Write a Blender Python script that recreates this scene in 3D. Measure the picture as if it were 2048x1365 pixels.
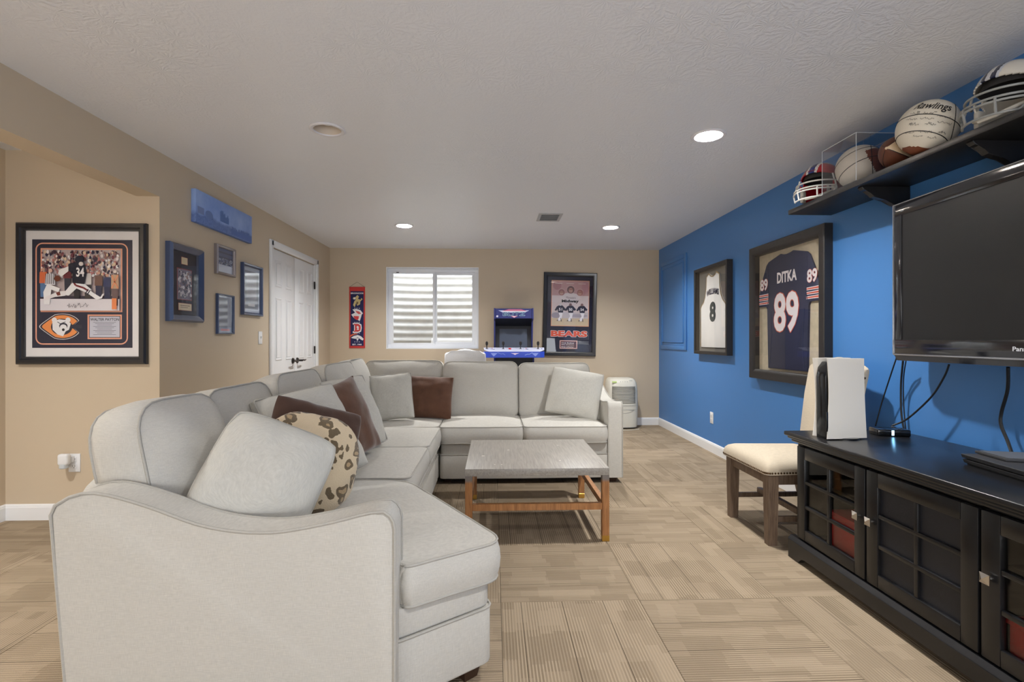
import bpy, bmesh, math, random
from mathutils import Vector, Matrix, noise
R = math.radians
for o in list(bpy.data.objects): bpy.data.objects.remove(o)
SC = bpy.context.scene
COL = SC.collection
# ---------------------------------------------------------------- camera
F_PX, CX, CY, CAMH = 1010.0, 1024.0, 680.0, 1.14
TH = math.atan(38 / F_PX)
cam = bpy.data.objects.new('camera', bpy.data.cameras.new('camera'))
COL.objects.link(cam)
cam.data.sensor_width = 36; cam.data.lens = 36 * F_PX / 2048
cam.data.shift_y = (CY - 682.5) / 2048
cam.data.clip_start = 0.02
cam.location = (0, 0, CAMH); cam.rotation_euler = (R(90), 0, -TH)
SC.camera = cam
# ---------------------------------------------------------------- world (overcast daylight, reaches the room only through the window well)
W = bpy.data.worlds.new('daylight'); SC.world = W; W.use_nodes = True
_bg = W.node_tree.nodes['Background']
_bg.inputs['Color'].default_value = (0.86, 0.93, 1.0, 1); _bg.inputs['Strength'].default_value = 8.0
# soft upward fill light, added well behind the camera; no glazing there
rear = bpy.data.lights.new('rear_fill', 'AREA'); rear.shape = 'RECTANGLE'; rear.size = 3.9; rear.size_y = 1.7; rear.energy = 125.0; rear.color = (0.93, 0.96, 1.0)
rear_o = bpy.data.objects.new('rear_fill', rear); COL.objects.link(rear_o); rear_o.location = (0.0, -2.45, 1.0); rear_o.rotation_euler = (R(90 + 38), 0, 0)
# ---------------------------------------------------------------- exposure
vs = SC.view_settings
vs.view_transform = 'Standard'; vs.look = 'None'; vs.exposure = 0.28; vs.gamma = 1.0; vs.use_curve_mapping = False
LAMP = 1450.0            # radiance of a lit bulb face in the recessed cans
# ---------------------------------------------------------------- helpers
def ray(px, py):
    u = (px - CX) / F_PX; v = (CY - py) / F_PX
    c, s = math.cos(TH), math.sin(TH)
    return Vector((u * c + s, c - u * s, v))
def on_x(px, py, X):
    d = ray(px, py); t = X / d.x; return Vector((X, d.y * t, CAMH + d.z * t))
def on_y(px, py, Y):
    d = ray(px, py); t = Y / d.y; return Vector((d.x * t, Y, CAMH + d.z * t))
def on_z(px, py, Z):
    d = ray(px, py); t = (Z - CAMH) / d.z; return Vector((d.x * t, d.y * t, Z))
def lin(c):
    c = c / 255.0
    return c / 12.92 if c <= 0.04045 else ((c + 0.055) / 1.055) ** 2.4
def rgb(r, g, b): return (lin(r), lin(g), lin(b), 1)
# ---- materials
class NT:
    def __init__(s, m): s.t = m.node_tree
    def n(s, typ, **kw):
        nd = s.t.nodes.new(typ)
        for k, v in kw.items():
            if k.startswith('_'): setattr(nd, k[1:], v)
            else:
                key = int(k[1:]) if k[0] == 'i' and k[1:].isdigit() else k.replace('__', ' ')
                nd.inputs[key].default_value = v
        return nd
    def l(s, a, b): s.t.links.new(a, b)
    def math(s, op, a, b=None, clamp=False):
        nd = s.t.nodes.new('ShaderNodeMath'); nd.operation = op; nd.use_clamp = clamp
        for i, x in enumerate((a, b)):
            if x is None: continue
            if isinstance(x, (int, float)): nd.inputs[i].default_value = x
            else: s.l(x, nd.inputs[i])
        return nd.outputs[0]
    def mix(s, fac, a, b):
        nd = s.t.nodes.new('ShaderNodeMix'); nd.data_type = 'RGBA'
        for i, x in ((0, fac), (6, a), (7, b)):
            if isinstance(x, (int, float, tuple)): nd.inputs[i].default_value = x
            else: s.l(x, nd.inputs[i])
        return nd.outputs[2]
MATS = {}
def pm(name, col, rough=0.5, metal=0.0, var=0.06, vscale=6.0, bump=0.0, bscale=80.0, spec=0.5, sheen=0.0, coat=0.0, stretch=None):
    """procedural paint / plastic / cloth: base colour with a noise variation and a fine bump"""
    m = bpy.data.materials.new(name); m.use_nodes = True; MATS[name] = m
    k = NT(m); b = m.node_tree.nodes['Principled BSDF']
    c = rgb(*col)
    tc = k.n('ShaderNodeTexCoord'); src = tc.outputs['Object']
    if stretch:
        mp = k.n('ShaderNodeMapping'); mp.inputs['Scale'].default_value = stretch; k.l(src, mp.inputs[0]); src = mp.outputs[0]
    nz = k.n('ShaderNodeTexNoise', Scale=vscale, Detail=4.0); k.l(src, nz.inputs['Vector'])
    lo = tuple(x * (1 - var) for x in c[:3]) + (1,); hi = tuple(min(1, x * (1 + var)) for x in c[:3]) + (1,)
    k.l(k.mix(nz.outputs[0], lo, hi), b.inputs['Base Color'])
    b.inputs['Roughness'].default_value = rough; b.inputs['Metallic'].default_value = metal
    b.inputs['Specular IOR Level'].default_value = spec
    if sheen:
        b.inputs['Sheen Weight'].default_value = sheen; b.inputs['Sheen Roughness'].default_value = 0.4
    if coat:
        b.inputs['Coat Weight'].default_value = coat; b.inputs['Coat Roughness'].default_value = 0.1
    if bump:
        n2 = k.n('ShaderNodeTexNoise', Scale=bscale, Detail=3.0); k.l(src, n2.inputs['Vector'])
        bp = k.n('ShaderNodeBump', Strength=bump, Distance=0.002); k.l(n2.outputs[0], bp.inputs['Height']); k.l(bp.outputs[0], b.inputs['Normal'])
    return m
def glass_mat(name, tint=(1, 1, 1, 1), ior=1.5, rough=0.0):
    m = bpy.data.materials.new(name); m.use_nodes = True; MATS[name] = m
    k = NT(m); t = m.node_tree; t.nodes.remove(t.nodes['Principled BSDF']); out = t.nodes['Material Output']
    lw = k.n('ShaderNodeLayerWeight', Blend=0.5); f0 = ((ior - 1) / (ior + 1)) ** 2
    sch = k.math('ADD', k.math('MULTIPLY', k.math('POWER', lw.outputs['Facing'], 5.0), 1 - f0), f0); tr = k.n('ShaderNodeBsdfTransparent', Color=tint); gl = k.n('ShaderNodeBsdfGlossy', Roughness=rough)
    mx = k.n('ShaderNodeMixShader'); k.l(sch, mx.inputs[0]); k.l(tr.outputs[0], mx.inputs[1]); k.l(gl.outputs[0], mx.inputs[2])
    k.l(mx.outputs[0], out.inputs['Surface']); return m
def emit_mat(name, col, strength):
    m = bpy.data.materials.new(name); m.use_nodes = True; MATS[name] = m
    k = NT(m); t = m.node_tree; t.nodes.remove(t.nodes['Principled BSDF']); out = t.nodes['Material Output']
    e = k.n('ShaderNodeEmission', Color=col, Strength=strength); k.l(e.outputs[0], out.inputs['Surface']); return m
def print_mat(name, rough=0.55):
    """flat printed ink: colour per printed shape"""
    m = bpy.data.materials.new(name); m.use_nodes = True; MATS[name] = m
    k = NT(m); b = m.node_tree.nodes['Principled BSDF']
    a = k.n('ShaderNodeAttribute'); a.attribute_name = 'Ink'
    nz = k.n('ShaderNodeTexNoise', Scale=300.0, Detail=2.0)
    hs = k.n('ShaderNodeHueSaturation'); k.l(a.outputs['Color'], hs.inputs['Color'])
    k.l(k.math('ADD', k.math('MULTIPLY', nz.outputs[0], 0.16), 0.92), hs.inputs['Value'])
    k.l(hs.outputs[0], b.inputs['Base Color']); b.inputs['Roughness'].default_value = rough
    return m
# ---- scene objects
FRAME = {}
def thing(name, label, cat, loc=(0, 0, 0), rz=0.0, group=None, M=None, kind=None):
    o = bpy.data.objects.new(name, None); COL.objects.link(o); o.empty_display_size = 0.05
    M = M if M is not None else Matrix.Translation(loc) @ Matrix.Rotation(rz, 4, 'Z')
    o.matrix_world = M; FRAME[o] = M.copy()
    if kind: o['kind'] = kind
    else: o['category'] = cat
    o['label'] = label
    if group: o['group'] = group
    return o
def tag(o, label, cat=None, group=None, kind=None):
    o['label'] = label
    if cat: o['category'] = cat
    if group: o['group'] = group
    if kind: o['kind'] = kind
    return o
class MB:
    """collects shapes into one mesh"""
    def __init__(s): s.bm = bmesh.new()
    def _xf(s, vs, M):
        if M is not None:
            for v in vs: v.co = M @ v.co
    def box(s, x0, x1, y0, y1, z0, z1, bev=0.0, seg=2, M=None):
        r = bmesh.ops.create_cube(s.bm, size=1.0); vs = r['verts']
        for v in vs:
            v.co = Vector(((x0 + x1) / 2 + v.co.x * (x1 - x0), (y0 + y1) / 2 + v.co.y * (y1 - y0), (z0 + z1) / 2 + v.co.z * (z1 - z0)))
        if bev:
            es = list({e for v in vs for e in v.link_edges})
            rr = bmesh.ops.bevel(s.bm, geom=es, offset=bev, segments=seg, affect='EDGES', profile=0.5)
            vs = list({v for f in rr['faces'] for v in f.verts} | {v for v in vs if v.is_valid})
        s._xf(vs, M); return s
    def cyl(s, p0, p1, r0, r1=None, n=16, cap=True):
        r1 = r0 if r1 is None else r1; p0 = Vector(p0); p1 = Vector(p1)
        return s.loft([s.circle(p0, p1 - p0, r0, n), s.circle(p1, p1 - p0, r1, n)], cap, cap)
    @staticmethod
    def circle(c, ax, r, n, ref=None):
        ax = Vector(ax).normalized(); a = Vector(ref) if ref is not None else (Vector((0, 0, 1)) if abs(ax.z) < 0.9 else Vector((1, 0, 0)))
        u = ax.cross(a).normalized(); v = ax.cross(u)
        return [Vector(c) + r * (math.cos(2 * math.pi * i / n) * u + math.sin(2 * math.pi * i / n) * v) for i in range(n)]
    def loft(s, rings, cap0=True, cap1=True, closed=False):
        vr = [[s.bm.verts.new(p) for p in rg] for rg in rings]; n = len(vr[0])
        m = len(vr)
        for i in range(m if closed else m - 1):
            a, b = vr[i], vr[(i + 1) % m]
            for j in range(n):
                try: s.bm.faces.new((a[j], a[(j + 1) % n], b[(j + 1) % n], b[j]))
                except ValueError: pass
        if not closed:
            if cap0: s.bm.faces.new(list(reversed(vr[0])))
            if cap1: s.bm.faces.new(vr[-1])
        return s
    def tube(s, pts, r, n=8, closed=False):
        pts = [Vector(p) for p in pts]; m = len(pts); rings = []; u = None
        for i, p in enumerate(pts):
            if closed: t = pts[(i + 1) % m] - pts[i - 1]
            else: t = pts[min(i + 1, m - 1)] - pts[max(i - 1, 0)]
            t.normalize()
            if u is None:
                a = Vector((0, 0, 1)) if abs(t.z) < 0.9 else Vector((1, 0, 0)); u = t.cross(a).normalized()
            else: u = (u - t * u.dot(t)).normalized()
            v = t.cross(u); rr = r[i] if isinstance(r, (list, tuple)) else r
            rings.append([p + rr * (math.cos(2 * math.pi * k / n) * u + math.sin(2 * math.pi * k / n) * v) for k in range(n)])
        return s.loft(rings, True, True, closed)
    def lathe(s, prof, n=24, M=None, cap=True):
        rings = [[Vector((r * math.cos(2 * math.pi * k / n), r * math.sin(2 * math.pi * k / n), z)) for k in range(n)] for r, z in prof]
        if M is not None: rings = [[M @ p for p in rg] for rg in rings]
        return s.loft(rings, cap, cap)
    def prism(s, poly, h0, h1, fn, bev=0.0, seg=2):
        """polygon (a,b) extruded h0..h1, fn(a,b,h)->Vector"""
        A = [s.bm.verts.new(fn(a, b, h0)) for a, b in poly]; B = [s.bm.verts.new(fn(a, b, h1)) for a, b in poly]
        fs = [s.bm.faces.new(list(reversed(A))), s.bm.faces.new(B)]; n = len(A)
        for i in range(n): fs.append(s.bm.faces.new((A[i], A[(i + 1) % n], B[(i + 1) % n], B[i])))
        if bev:
            es = [e for e in fs[0].edges] + [e for e in fs[1].edges]
            bmesh.ops.bevel(s.bm, geom=es, offset=bev, segments=seg, affect='EDGES', profile=0.5, clamp_overlap=True)
        return s
    def face(s, pts): s.bm.faces.new([s.bm.verts.new(p) for p in pts]); return s
    def build(s, name, mat, parent=None, world=False, smooth=True, ang=35, label=None):
        bmesh.ops.recalc_face_normals(s.bm, faces=s.bm.faces[:])
        me = bpy.data.meshes.new(name)
        if parent is not None and world: s.bm.transform(FRAME[parent].inverted())
        s.bm.to_mesh(me); s.bm.free()
        if smooth:
            for p in me.polygons: p.use_smooth = True
            me.set_sharp_from_angle(angle=R(ang))
        for m in (mat if isinstance(mat, list) else [mat]): me.materials.append(MATS[m] if isinstance(m, str) else m)
        o = bpy.data.objects.new(name, me); COL.objects.link(o)
        if parent is not None: o.parent = parent; FRAME[o] = FRAME[parent]
        else: FRAME[o] = Matrix.Identity(4)
        if label: o['label'] = label
        return o
def struct(name, mb, mat, label, **kw):
    o = mb.build(name, mat, **kw)
    if 'parent' not in kw: o['kind'] = 'structure'
    o['label'] = label; return o
def copy_tree(o, parent=None, M=None, label=None):
    c = o.copy(); COL.objects.link(c); c.parent = parent
    FRAME[c] = FRAME[parent] if parent is not None else (M.copy() if M is not None else FRAME[o])
    if parent is None and M is not None: c.matrix_world = M
    if label: c['label'] = label
    for ch in [x for x in bpy.data.objects if x.parent == o]: copy_tree(ch, c)
    return c
# ---- flat print
_TXT = {}
def text_shapes(s, bold=0.0, shear=0.0):
    key = (s, bold, shear)
    if key in _TXT: return _TXT[key]
    cu = bpy.data.curves.new('lettering', 'FONT'); cu.body = s; cu.size = 1.0; cu.offset = bold; cu.shear = shear; cu.resolution_u = 3
    ob = bpy.data.objects.new('lettering', cu); COL.objects.link(ob)
    me = bpy.data.meshes.new_from_object(ob)
    vs_ = [(v.co.x, v.co.y) for v in me.vertices]; fs = [tuple(p.vertices) for p in me.polygons]
    bpy.data.objects.remove(ob); bpy.data.curves.remove(cu); bpy.data.meshes.remove(me)
    xs = [v[0] for v in vs_]; ys = [v[1] for v in vs_]
    _TXT[key] = (vs_, fs, min(xs), max(xs), min(ys), max(ys)); return _TXT[key]
class Print:
    """ink shapes in (u,v) metres on the plane O + uU + vV, raised along N by hair-thin layers"""
    def __init__(s, O=(0, 0, 0), U=(1, 0, 0), V=(0, 0, 1), N=(0, -1, 0), dz=0.00025, warp=None):
        s.O, s.U, s.V, s.N = Vector(O), Vector(U), Vector(V), Vector(N); s.k = 1; s.dz = dz; s.v = []; s.f = []; s.c = []; s.warp = warp
    def P(s, u, v):
        h = s.k * s.dz
        if s.warp: return s.warp(u, v, h)
        return s.O + s.U * u + s.V * v + s.N * h
    def poly(s, pts, col, up=True):
        b = len(s.v); s.v += [s.P(*p) for p in pts]; s.f.append(tuple(range(b, b + len(pts)))); s.c.append(rgb(*col))
        if up: s.k += 1
        return s
    def rect(s, u0, v0, u1, v1, col, up=True): return s.poly([(u0, v0), (u1, v0), (u1, v1), (u0, v1)], col, up)
    def frame(s, u0, v0, u1, v1, t, col):
        s.rect(u0, v0, u1, v0 + t, col, False); s.rect(u0, v1 - t, u1, v1, col, False)
        s.rect(u0, v0 + t, u0 + t, v1 - t, col, False); return s.rect(u1 - t, v0 + t, u1, v1 - t, col)
    def disc(s, u, v, r, col, n=14, ry=None, up=True):
        ry = r if ry is None else ry
        return s.poly([(u + r * math.cos(2 * math.pi * i / n), v + ry * math.sin(2 * math.pi * i / n)) for i in range(n)], col, up)
    def line(s, pts, w, col, up=True):
        for (a, b), (c, d) in zip(pts, pts[1:]):
            L = math.hypot(c - a, d - b) or 1e-6; nx, ny = -(d - b) / L * w / 2, (c - a) / L * w / 2
            s.poly([(a + nx, b + ny), (a - nx, b - ny), (c - nx, d - ny), (c + nx, d + ny)], col, False)
        if up: s.k += 1
        return s
    def text(s, t, u0, v0, u1, v1, col, bold=0.0, shear=0.0, fn=None):
        vs_, fs, x0, x1, y0, y1 = text_shapes(t, bold, shear); b = len(s.v)
        for x, y in vs_:
            u = u0 + (x - x0) / (x1 - x0) * (u1 - u0); v = v0 + (y - y0) / (y1 - y0) * (v1 - v0)
            if fn: u, v = fn(u, v)
            s.v.append(s.P(u, v))
        for f in fs: s.f.append(tuple(b + i for i in f)); s.c.append(rgb(*col))
        s.k += 1; return s
    def outlined(s, t, u0, v0, u1, v1, fill, line, lw, bold=0.0, shear=0.0):
        for i in range(8):
            a = math.pi / 4 * i; dx, dy = lw * math.cos(a), lw * math.sin(a)
            s.text(t, u0 + dx, v0 + dy, u1 + dx, v1 + dy, line, bold, shear)
        return s.text(t, u0, v0, u1, v1, fill, bold, shear)
    def scribble(s, u0, v0, u1, v1, w, col, seed=0, n=22):
        rnd = random.Random(seed); pts = []
        for i in range(n):
            t = i / (n - 1); pts.append((u0 + (u1 - u0) * t + rnd.uniform(-.03, .03) * abs(u1 - u0), v0 + (v1 - v0) * (rnd.random() if i % 2 else rnd.random() * .6)))
        return s.line(pts, w, col)
    def build(s, name, parent=None, mat='ink', label=None):
        me = bpy.data.meshes.new(name); me.from_pydata([tuple(p) for p in s.v], [], s.f)
        at = me.attributes.new('Ink', 'FLOAT_COLOR', 'FACE')
        for i, c in enumerate(s.c): at.data[i].color = c
        me.materials.append(MATS[mat]); me.update()
        o = bpy.data.objects.new(name, me); COL.objects.link(o)
        if parent is not None: o.parent = parent; FRAME[o] = FRAME[parent]
        if label: o['label'] = label
        return o
# ---- soft goods
def round_poly(poly, rad, seg=5, step=0.05):
    out = []; n = len(poly)
    for i in range(n):
        p = Vector(poly[i]); a = Vector(poly[i - 1]); b = Vector(poly[(i + 1) % n])
        r = rad[i] if isinstance(rad, (list, tuple)) else rad
        da = (a - p).normalized(); db = (b - p).normalized()
        for k in range(seg + 1):
            t = k / seg; q = (1 - t) ** 2 * (p + da * r) + 2 * t * (1 - t) * p + t * t * (p + db * r); out.append(q)
    res = []
    for i, p in enumerate(out):
        q = out[(i + 1) % len(out)]; L = (q - p).length
        if L < 1e-5: continue
        m = max(1, int(L / step))
        for k in range(m): res.append(p.lerp(q, k / m))
    return res
def boxed_cushion(name, parent, poly, T, rad, crown, M, mat='linen', piping='linen_welt', seed=0, wr=0.004, bulge=0.008, pipe_r=0.0045):
    """boxed, welted cushion: polygon outline (local xy), thickness along local z"""
    pts = round_poly(poly, rad); n = len(pts)
    c = sum(pts, Vector((0, 0))) / n
    nr = [];
    for i in range(n):
        t = (pts[(i + 1) % n] - pts[i - 1]).normalized(); nr.append(Vector((t.y, -t.x)))
    if sum((pts[i] - c).dot(nr[i]) for i in range(n)) < 0: nr = [-x for x in nr]
    rings = []
    ts = [0.97, 0.85, 0.7, 0.52, 0.36, 0.22, 0.11, 0.04]
    def crownh(t): return crown * (1 - (1 - min(1, t * 1.35)) ** 2.2)
    for t in ts: rings.append([(p.lerp(c, t), -T / 2 - crownh(t)) for p in pts])
    for z, b in ((-T / 2, 0), (-T / 4, bulge * .75), (0, bulge), (T / 4, bulge * .75), (T / 2, 0)): rings.append([(p + nr[i] * b, z) for i, p in enumerate(pts)])
    for t in reversed(ts): rings.append([(p.lerp(c, t), T / 2 + crownh(t)) for p in pts])
    mb = MB(); R3 = []
    for ri, rg in enumerate(rings):
        row = []
        for q, z in rg:
            w = noise.noise(Vector((q.x * 5 + seed * 7.1, q.y * 5, seed * 3.3 + (1 if z > 0 else -1)))) * wr
            w += noise.noise(Vector((q.x * 16 + seed, q.y * 9, seed * 1.7))) * wr * .4
            edge = 0.35 if abs(abs(z) - T / 2) < 1e-6 else 1.0
            row.append(M @ Vector((q.x, q.y, z + w * edge * (1 if z >= 0 else -1))))
        R3.append(row)
    mb.loft(R3, True, True)
    o = mb.build(name, mat, parent, world=True, ang=60)
    pb = MB()
    for zi in (len(ts), len(ts) + 4): pb.tube(R3[zi], pipe_r, 6, closed=True)
    pb.build('piping', piping, o, world=True, ang=80)
    return o
def lookM(center, nrm, roll=0.0, up=(0, 0, 1)):
    z = Vector(nrm).normalized(); y = Vector(up) - z * Vector(up).dot(z); y.normalize(); x = y.cross(z)
    M = Matrix((x, y, z)).transposed().to_4x4(); M.translation = Vector(center)
    return M @ Matrix.Rotation(roll, 4, 'Z')
def throw_pillow(name, label, group, center, nrm, roll, w, h, T, mat, welt=None, seed=0, pinch=0.07, wr=0.008, sag=0.0, power=0.5, boxy=0.0, rnd=0.06):
    M = lookM(center, nrm, roll)
    root = thing(name, label, 'pillow', group=group, M=M)
    n = 26; mb = MB(); g = {}
    def edge(u, v):
        x = w / 2 * u * (1 - pinch * (1 - v * v) * abs(u)); y = h / 2 * v * (1 - pinch * (1 - u * u) * abs(v)); return x * math.sqrt(1 - rnd * v ** 4), y * math.sqrt(1 - rnd * u ** 4)
    for sd in (1, -1):
        for i in range(n + 1):
            for j in range(n + 1):
                u = math.sin((i / n - .5) * math.pi); v = math.sin((j / n - .5) * math.pi)
                rim = i in (0, n) or j in (0, n)
                if rim and sd == -1 and not boxy: g[(sd, i, j)] = g[(1, i, j)]; continue
                x, y = edge(u, v)
                th = max(0, (1 - u * u) * (1 - v * v)) ** power * T / 2 + boxy / 2
                nn = (noise.noise(Vector((u * 1.6 + seed * 5, v * 1.6, sd * 2 + seed))) + .5 * noise.noise(Vector((u * 4 + seed, v * 4, sd)))) * wr
                th += nn * (0 if rim else 1)
                y2 = y - sag * (1 - u * u) * (1 - v)
                g[(sd, i, j)] = mb.bm.verts.new((x, y2, sd * th))
        for i in range(n):
            for j in range(n): mb.bm.faces.new((g[(sd, i, j)], g[(sd, i + 1, j)], g[(sd, i + 1, j + 1)], g[(sd, i, j + 1)]))
    ring = [(i, 0) for i in range(n)] + [(n, j) for j in range(n)] + [(i, n) for i in range(n, 0, -1)] + [(0, j) for j in range(n, 0, -1)]
    if boxy:
        for k in range(len(ring)):
            a, b = ring[k], ring[(k + 1) % len(ring)]
            mb.bm.faces.new((g[(1,) + a], g[(1,) + b], g[(-1,) + b], g[(-1,) + a]))
    P = [g[(1, i, j)].co.copy() for i, j in ring]; P2 = [g[(-1, i, j)].co.copy() for i, j in ring]
    mb.build('cover', mat, root, ang=75)
    if welt:
        pb = MB()
        def clean(Q):
            out = [Q[0]]
            for q in Q[1:]:
                if (q - out[-1]).length > 0.004: out.append(q)
            return out
        pb.tube(clean(P), 0.0042, 6, closed=True)
        if boxy: pb.tube(clean(P2), 0.0042, 6, closed=True)
        pb.build('piping', welt, root, ang=80)
    return root
# ================================================================ materials
pm('tan_paint', (203, 186, 161), 0.55, var=0.02, vscale=2, bump=0.05, bscale=250)
pm('blue_paint', (72, 128, 192), 0.42, var=0.03, vscale=2, bump=0.06, bscale=200)
pm('white_trim', (236, 236, 236), 0.35, var=0.015)
pm('white_plastic', (232, 232, 232), 0.35, var=0.02)
pm('black_gap', (14, 13, 12), 0.9)
pm('vinyl_white', (238, 240, 244), 0.35, var=0.015)
pm('dark_bronze', (62, 58, 56), 0.35, metal=0.8)
pm('vent_grey', (176, 176, 178), 0.5); pm('vent_dark', (70, 70, 72), 0.7)
glass_mat('clear_glass'); glass_mat('picture_glass', (1, 1, 1, 1), 1.6); glass_mat('bright_glass', (1, 1, 1, 1), 2.6); glass_mat('cabinet_glass', (0.82, 0.82, 0.8, 1)); glass_mat('acrylic', (0.97, 0.97, 0.98, 1), 1.49)
print_mat('ink'); print_mat('gloss_ink', 0.25)
emit_mat('bulb_lit', (0.97, 0.965, 0.955, 1), LAMP)
pm('bulb_frost', (225, 225, 228), 0.3); pm('can_trim', (226, 224, 228), 0.35); pm('can_baffle', (214, 200, 184), 0.4)
def linen(name, col, s=850.0):
    m = pm(name, col, 0.95, var=0.02, vscale=5, spec=0.15, sheen=0.1)
    k = NT(m); b = m.node_tree.nodes['Principled BSDF']; tc = k.n('ShaderNodeTexCoord')
    base = b.inputs['Base Color'].links[0].from_socket
    hs = []
    for st in ((s, s, s * .06), (s * .06, s * .06, s)):
        mp = k.n('ShaderNodeMapping'); mp.inputs['Scale'].default_value = st; k.l(tc.outputs['Object'], mp.inputs[0])
        n = k.n('ShaderNodeTexNoise', Scale=1.0, Detail=2.0); k.l(mp.outputs[0], n.inputs['Vector']); hs.append(n.outputs[0])
    h = k.math('ADD', hs[0], hs[1])
    f = k.math('MULTIPLY', k.math('SUBTRACT', h, 0.62), 1.3, clamp=True)
    dk = tuple(lin(c) * 0.78 for c in col) + (1,)
    k.l(k.mix(f, dk, base), b.inputs['Base Color'])
    bp = k.n('ShaderNodeBump', Strength=0.25, Distance=0.001); k.l(h, bp.inputs['Height']); k.l(bp.outputs[0], b.inputs['Normal'])
    return m
linen('linen', (207, 203, 194)); linen('linen_welt', (186, 182, 173)); linen('chair_linen', (204, 190, 168))
linen('linen_pillow', (206, 203, 194)); linen('white_slip', (226, 226, 228))
def velvet(name, col):
    m = pm(name, col, 0.7, var=0.35, vscale=14, spec=0.2, sheen=0.6, bump=0.3, bscale=120); return m
velvet('brown_velvet', (92, 62, 46)); velvet('dark_brown_velvet', (74, 52, 42))
def leopard():
    m = pm('leopard_plush', (216, 196, 164), 0.95, var=0.05, spec=0.1, sheen=0.4)
    k = NT(m); b = m.node_tree.nodes['Principled BSDF']; base = b.inputs['Base Color'].links[0].from_socket
    tc = k.n('ShaderNodeTexCoord'); nz = k.n('ShaderNodeTexNoise', Scale=14.0, Detail=1.0); k.l(tc.outputs['Object'], nz.inputs['Vector'])
    mx = k.n('ShaderNodeMix'); mx.data_type = 'VECTOR'; mx.inputs[0].default_value = 0.06; k.l(tc.outputs['Object'], mx.inputs[4]); k.l(nz.outputs['Color'], mx.inputs[5])
    v = k.n('ShaderNodeTexVoronoi', Scale=19.0); k.l(mx.outputs[1], v.inputs['Vector'])
    d = v.outputs['Distance']
    n2 = k.n('ShaderNodeTexNoise', Scale=40.0); k.l(tc.outputs['Object'], n2.inputs['Vector'])
    d = k.math('ADD', d, k.math('MULTIPLY', k.math('SUBTRACT', n2.outputs[0], 0.5), 0.35))
    ring = k.math('MULTIPLY', k.math('GREATER_THAN', d, 0.2), k.math('LESS_THAN', d, 0.42)); core = k.math('LESS_THAN', d, 0.2)
    c1 = k.mix(ring, base, rgb(112, 96, 74)); c2 = k.mix(core, c1, rgb(178, 152, 116)); k.l(c2, b.inputs['Base Color'])
    n3 = k.n('ShaderNodeTexNoise', Scale=260.0, Detail=3.0); bp = k.n('ShaderNodeBump', Strength=0.8, Distance=0.004)
    k.l(tc.outputs['Object'], n3.inputs['Vector']); k.l(n3.outputs[0], bp.inputs['Height']); k.l(bp.outputs[0], b.inputs['Normal'])
leopard()
def ceiling_mat():
    m = bpy.data.materials.new('stomped_plaster'); m.use_nodes = True; MATS['stomped_plaster'] = m
    k = NT(m); b = m.node_tree.nodes['Principled BSDF']; b.inputs['Base Color'].default_value = rgb(232, 233, 237)
    b.inputs['Roughness'].default_value = 0.42; b.inputs['Specular IOR Level'].default_value = 0.6
    tc = k.n('ShaderNodeTexCoord')
    # crow's-foot stomp texture: radial ridges around scattered centres
    v = k.n('ShaderNodeTexVoronoi', Scale=5.5); k.l(tc.outputs['Object'], v.inputs['Vector'])
    sub = k.n('ShaderNodeVectorMath', _operation='SUBTRACT'); 
    sc = k.n('ShaderNodeVectorMath', _operation='SCALE'); sc.inputs['Scale'].default_value = 5.5; k.l(tc.outputs['Object'], sc.inputs[0])
    k.l(tc.outputs['Object'], sub.inputs[0]); k.l(v.outputs['Position'], sub.inputs[1])
    sx = k.n('ShaderNodeSeparateXYZ'); k.l(sub.outputs[0], sx.inputs[0])
    ang = k.math('ARCTAN2', sx.outputs[1], sx.outputs[0])
    n1 = k.n('ShaderNodeTexNoise', Scale=22.0, Detail=4.0, Distortion=1.2); k.l(tc.outputs['Object'], n1.inputs['Vector'])
    ph = k.math('ADD', k.math('MULTIPLY', ang, 16.0), k.math('MULTIPLY', n1.outputs[0], 16.0))
    rid = k.math('SINE', ph)
    n2 = k.n('ShaderNodeTexNoise', Scale=90.0, Detail=3.0); k.l(tc.outputs['Object'], n2.inputs['Vector'])
    n3 = k.n('ShaderNodeTexNoise', Scale=1.4, Detail=2.0); k.l(tc.outputs['Object'], n3.inputs['Vector'])
    amt = k.math('MULTIPLY', k.math('SUBTRACT', n3.outputs[0], 0.33), 3.0, clamp=True)
    h = k.math('ADD', k.math('MULTIPLY', k.math('MULTIPLY', rid, n1.outputs[0]), amt), k.math('MULTIPLY', n2.outputs[0], 0.8))
    bp = k.n('ShaderNodeBump', Strength=0.32, Distance=0.004); k.l(h, bp.inputs['Height']); k.l(bp.outputs[0], b.inputs['Normal'])
ceiling_mat()
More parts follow.
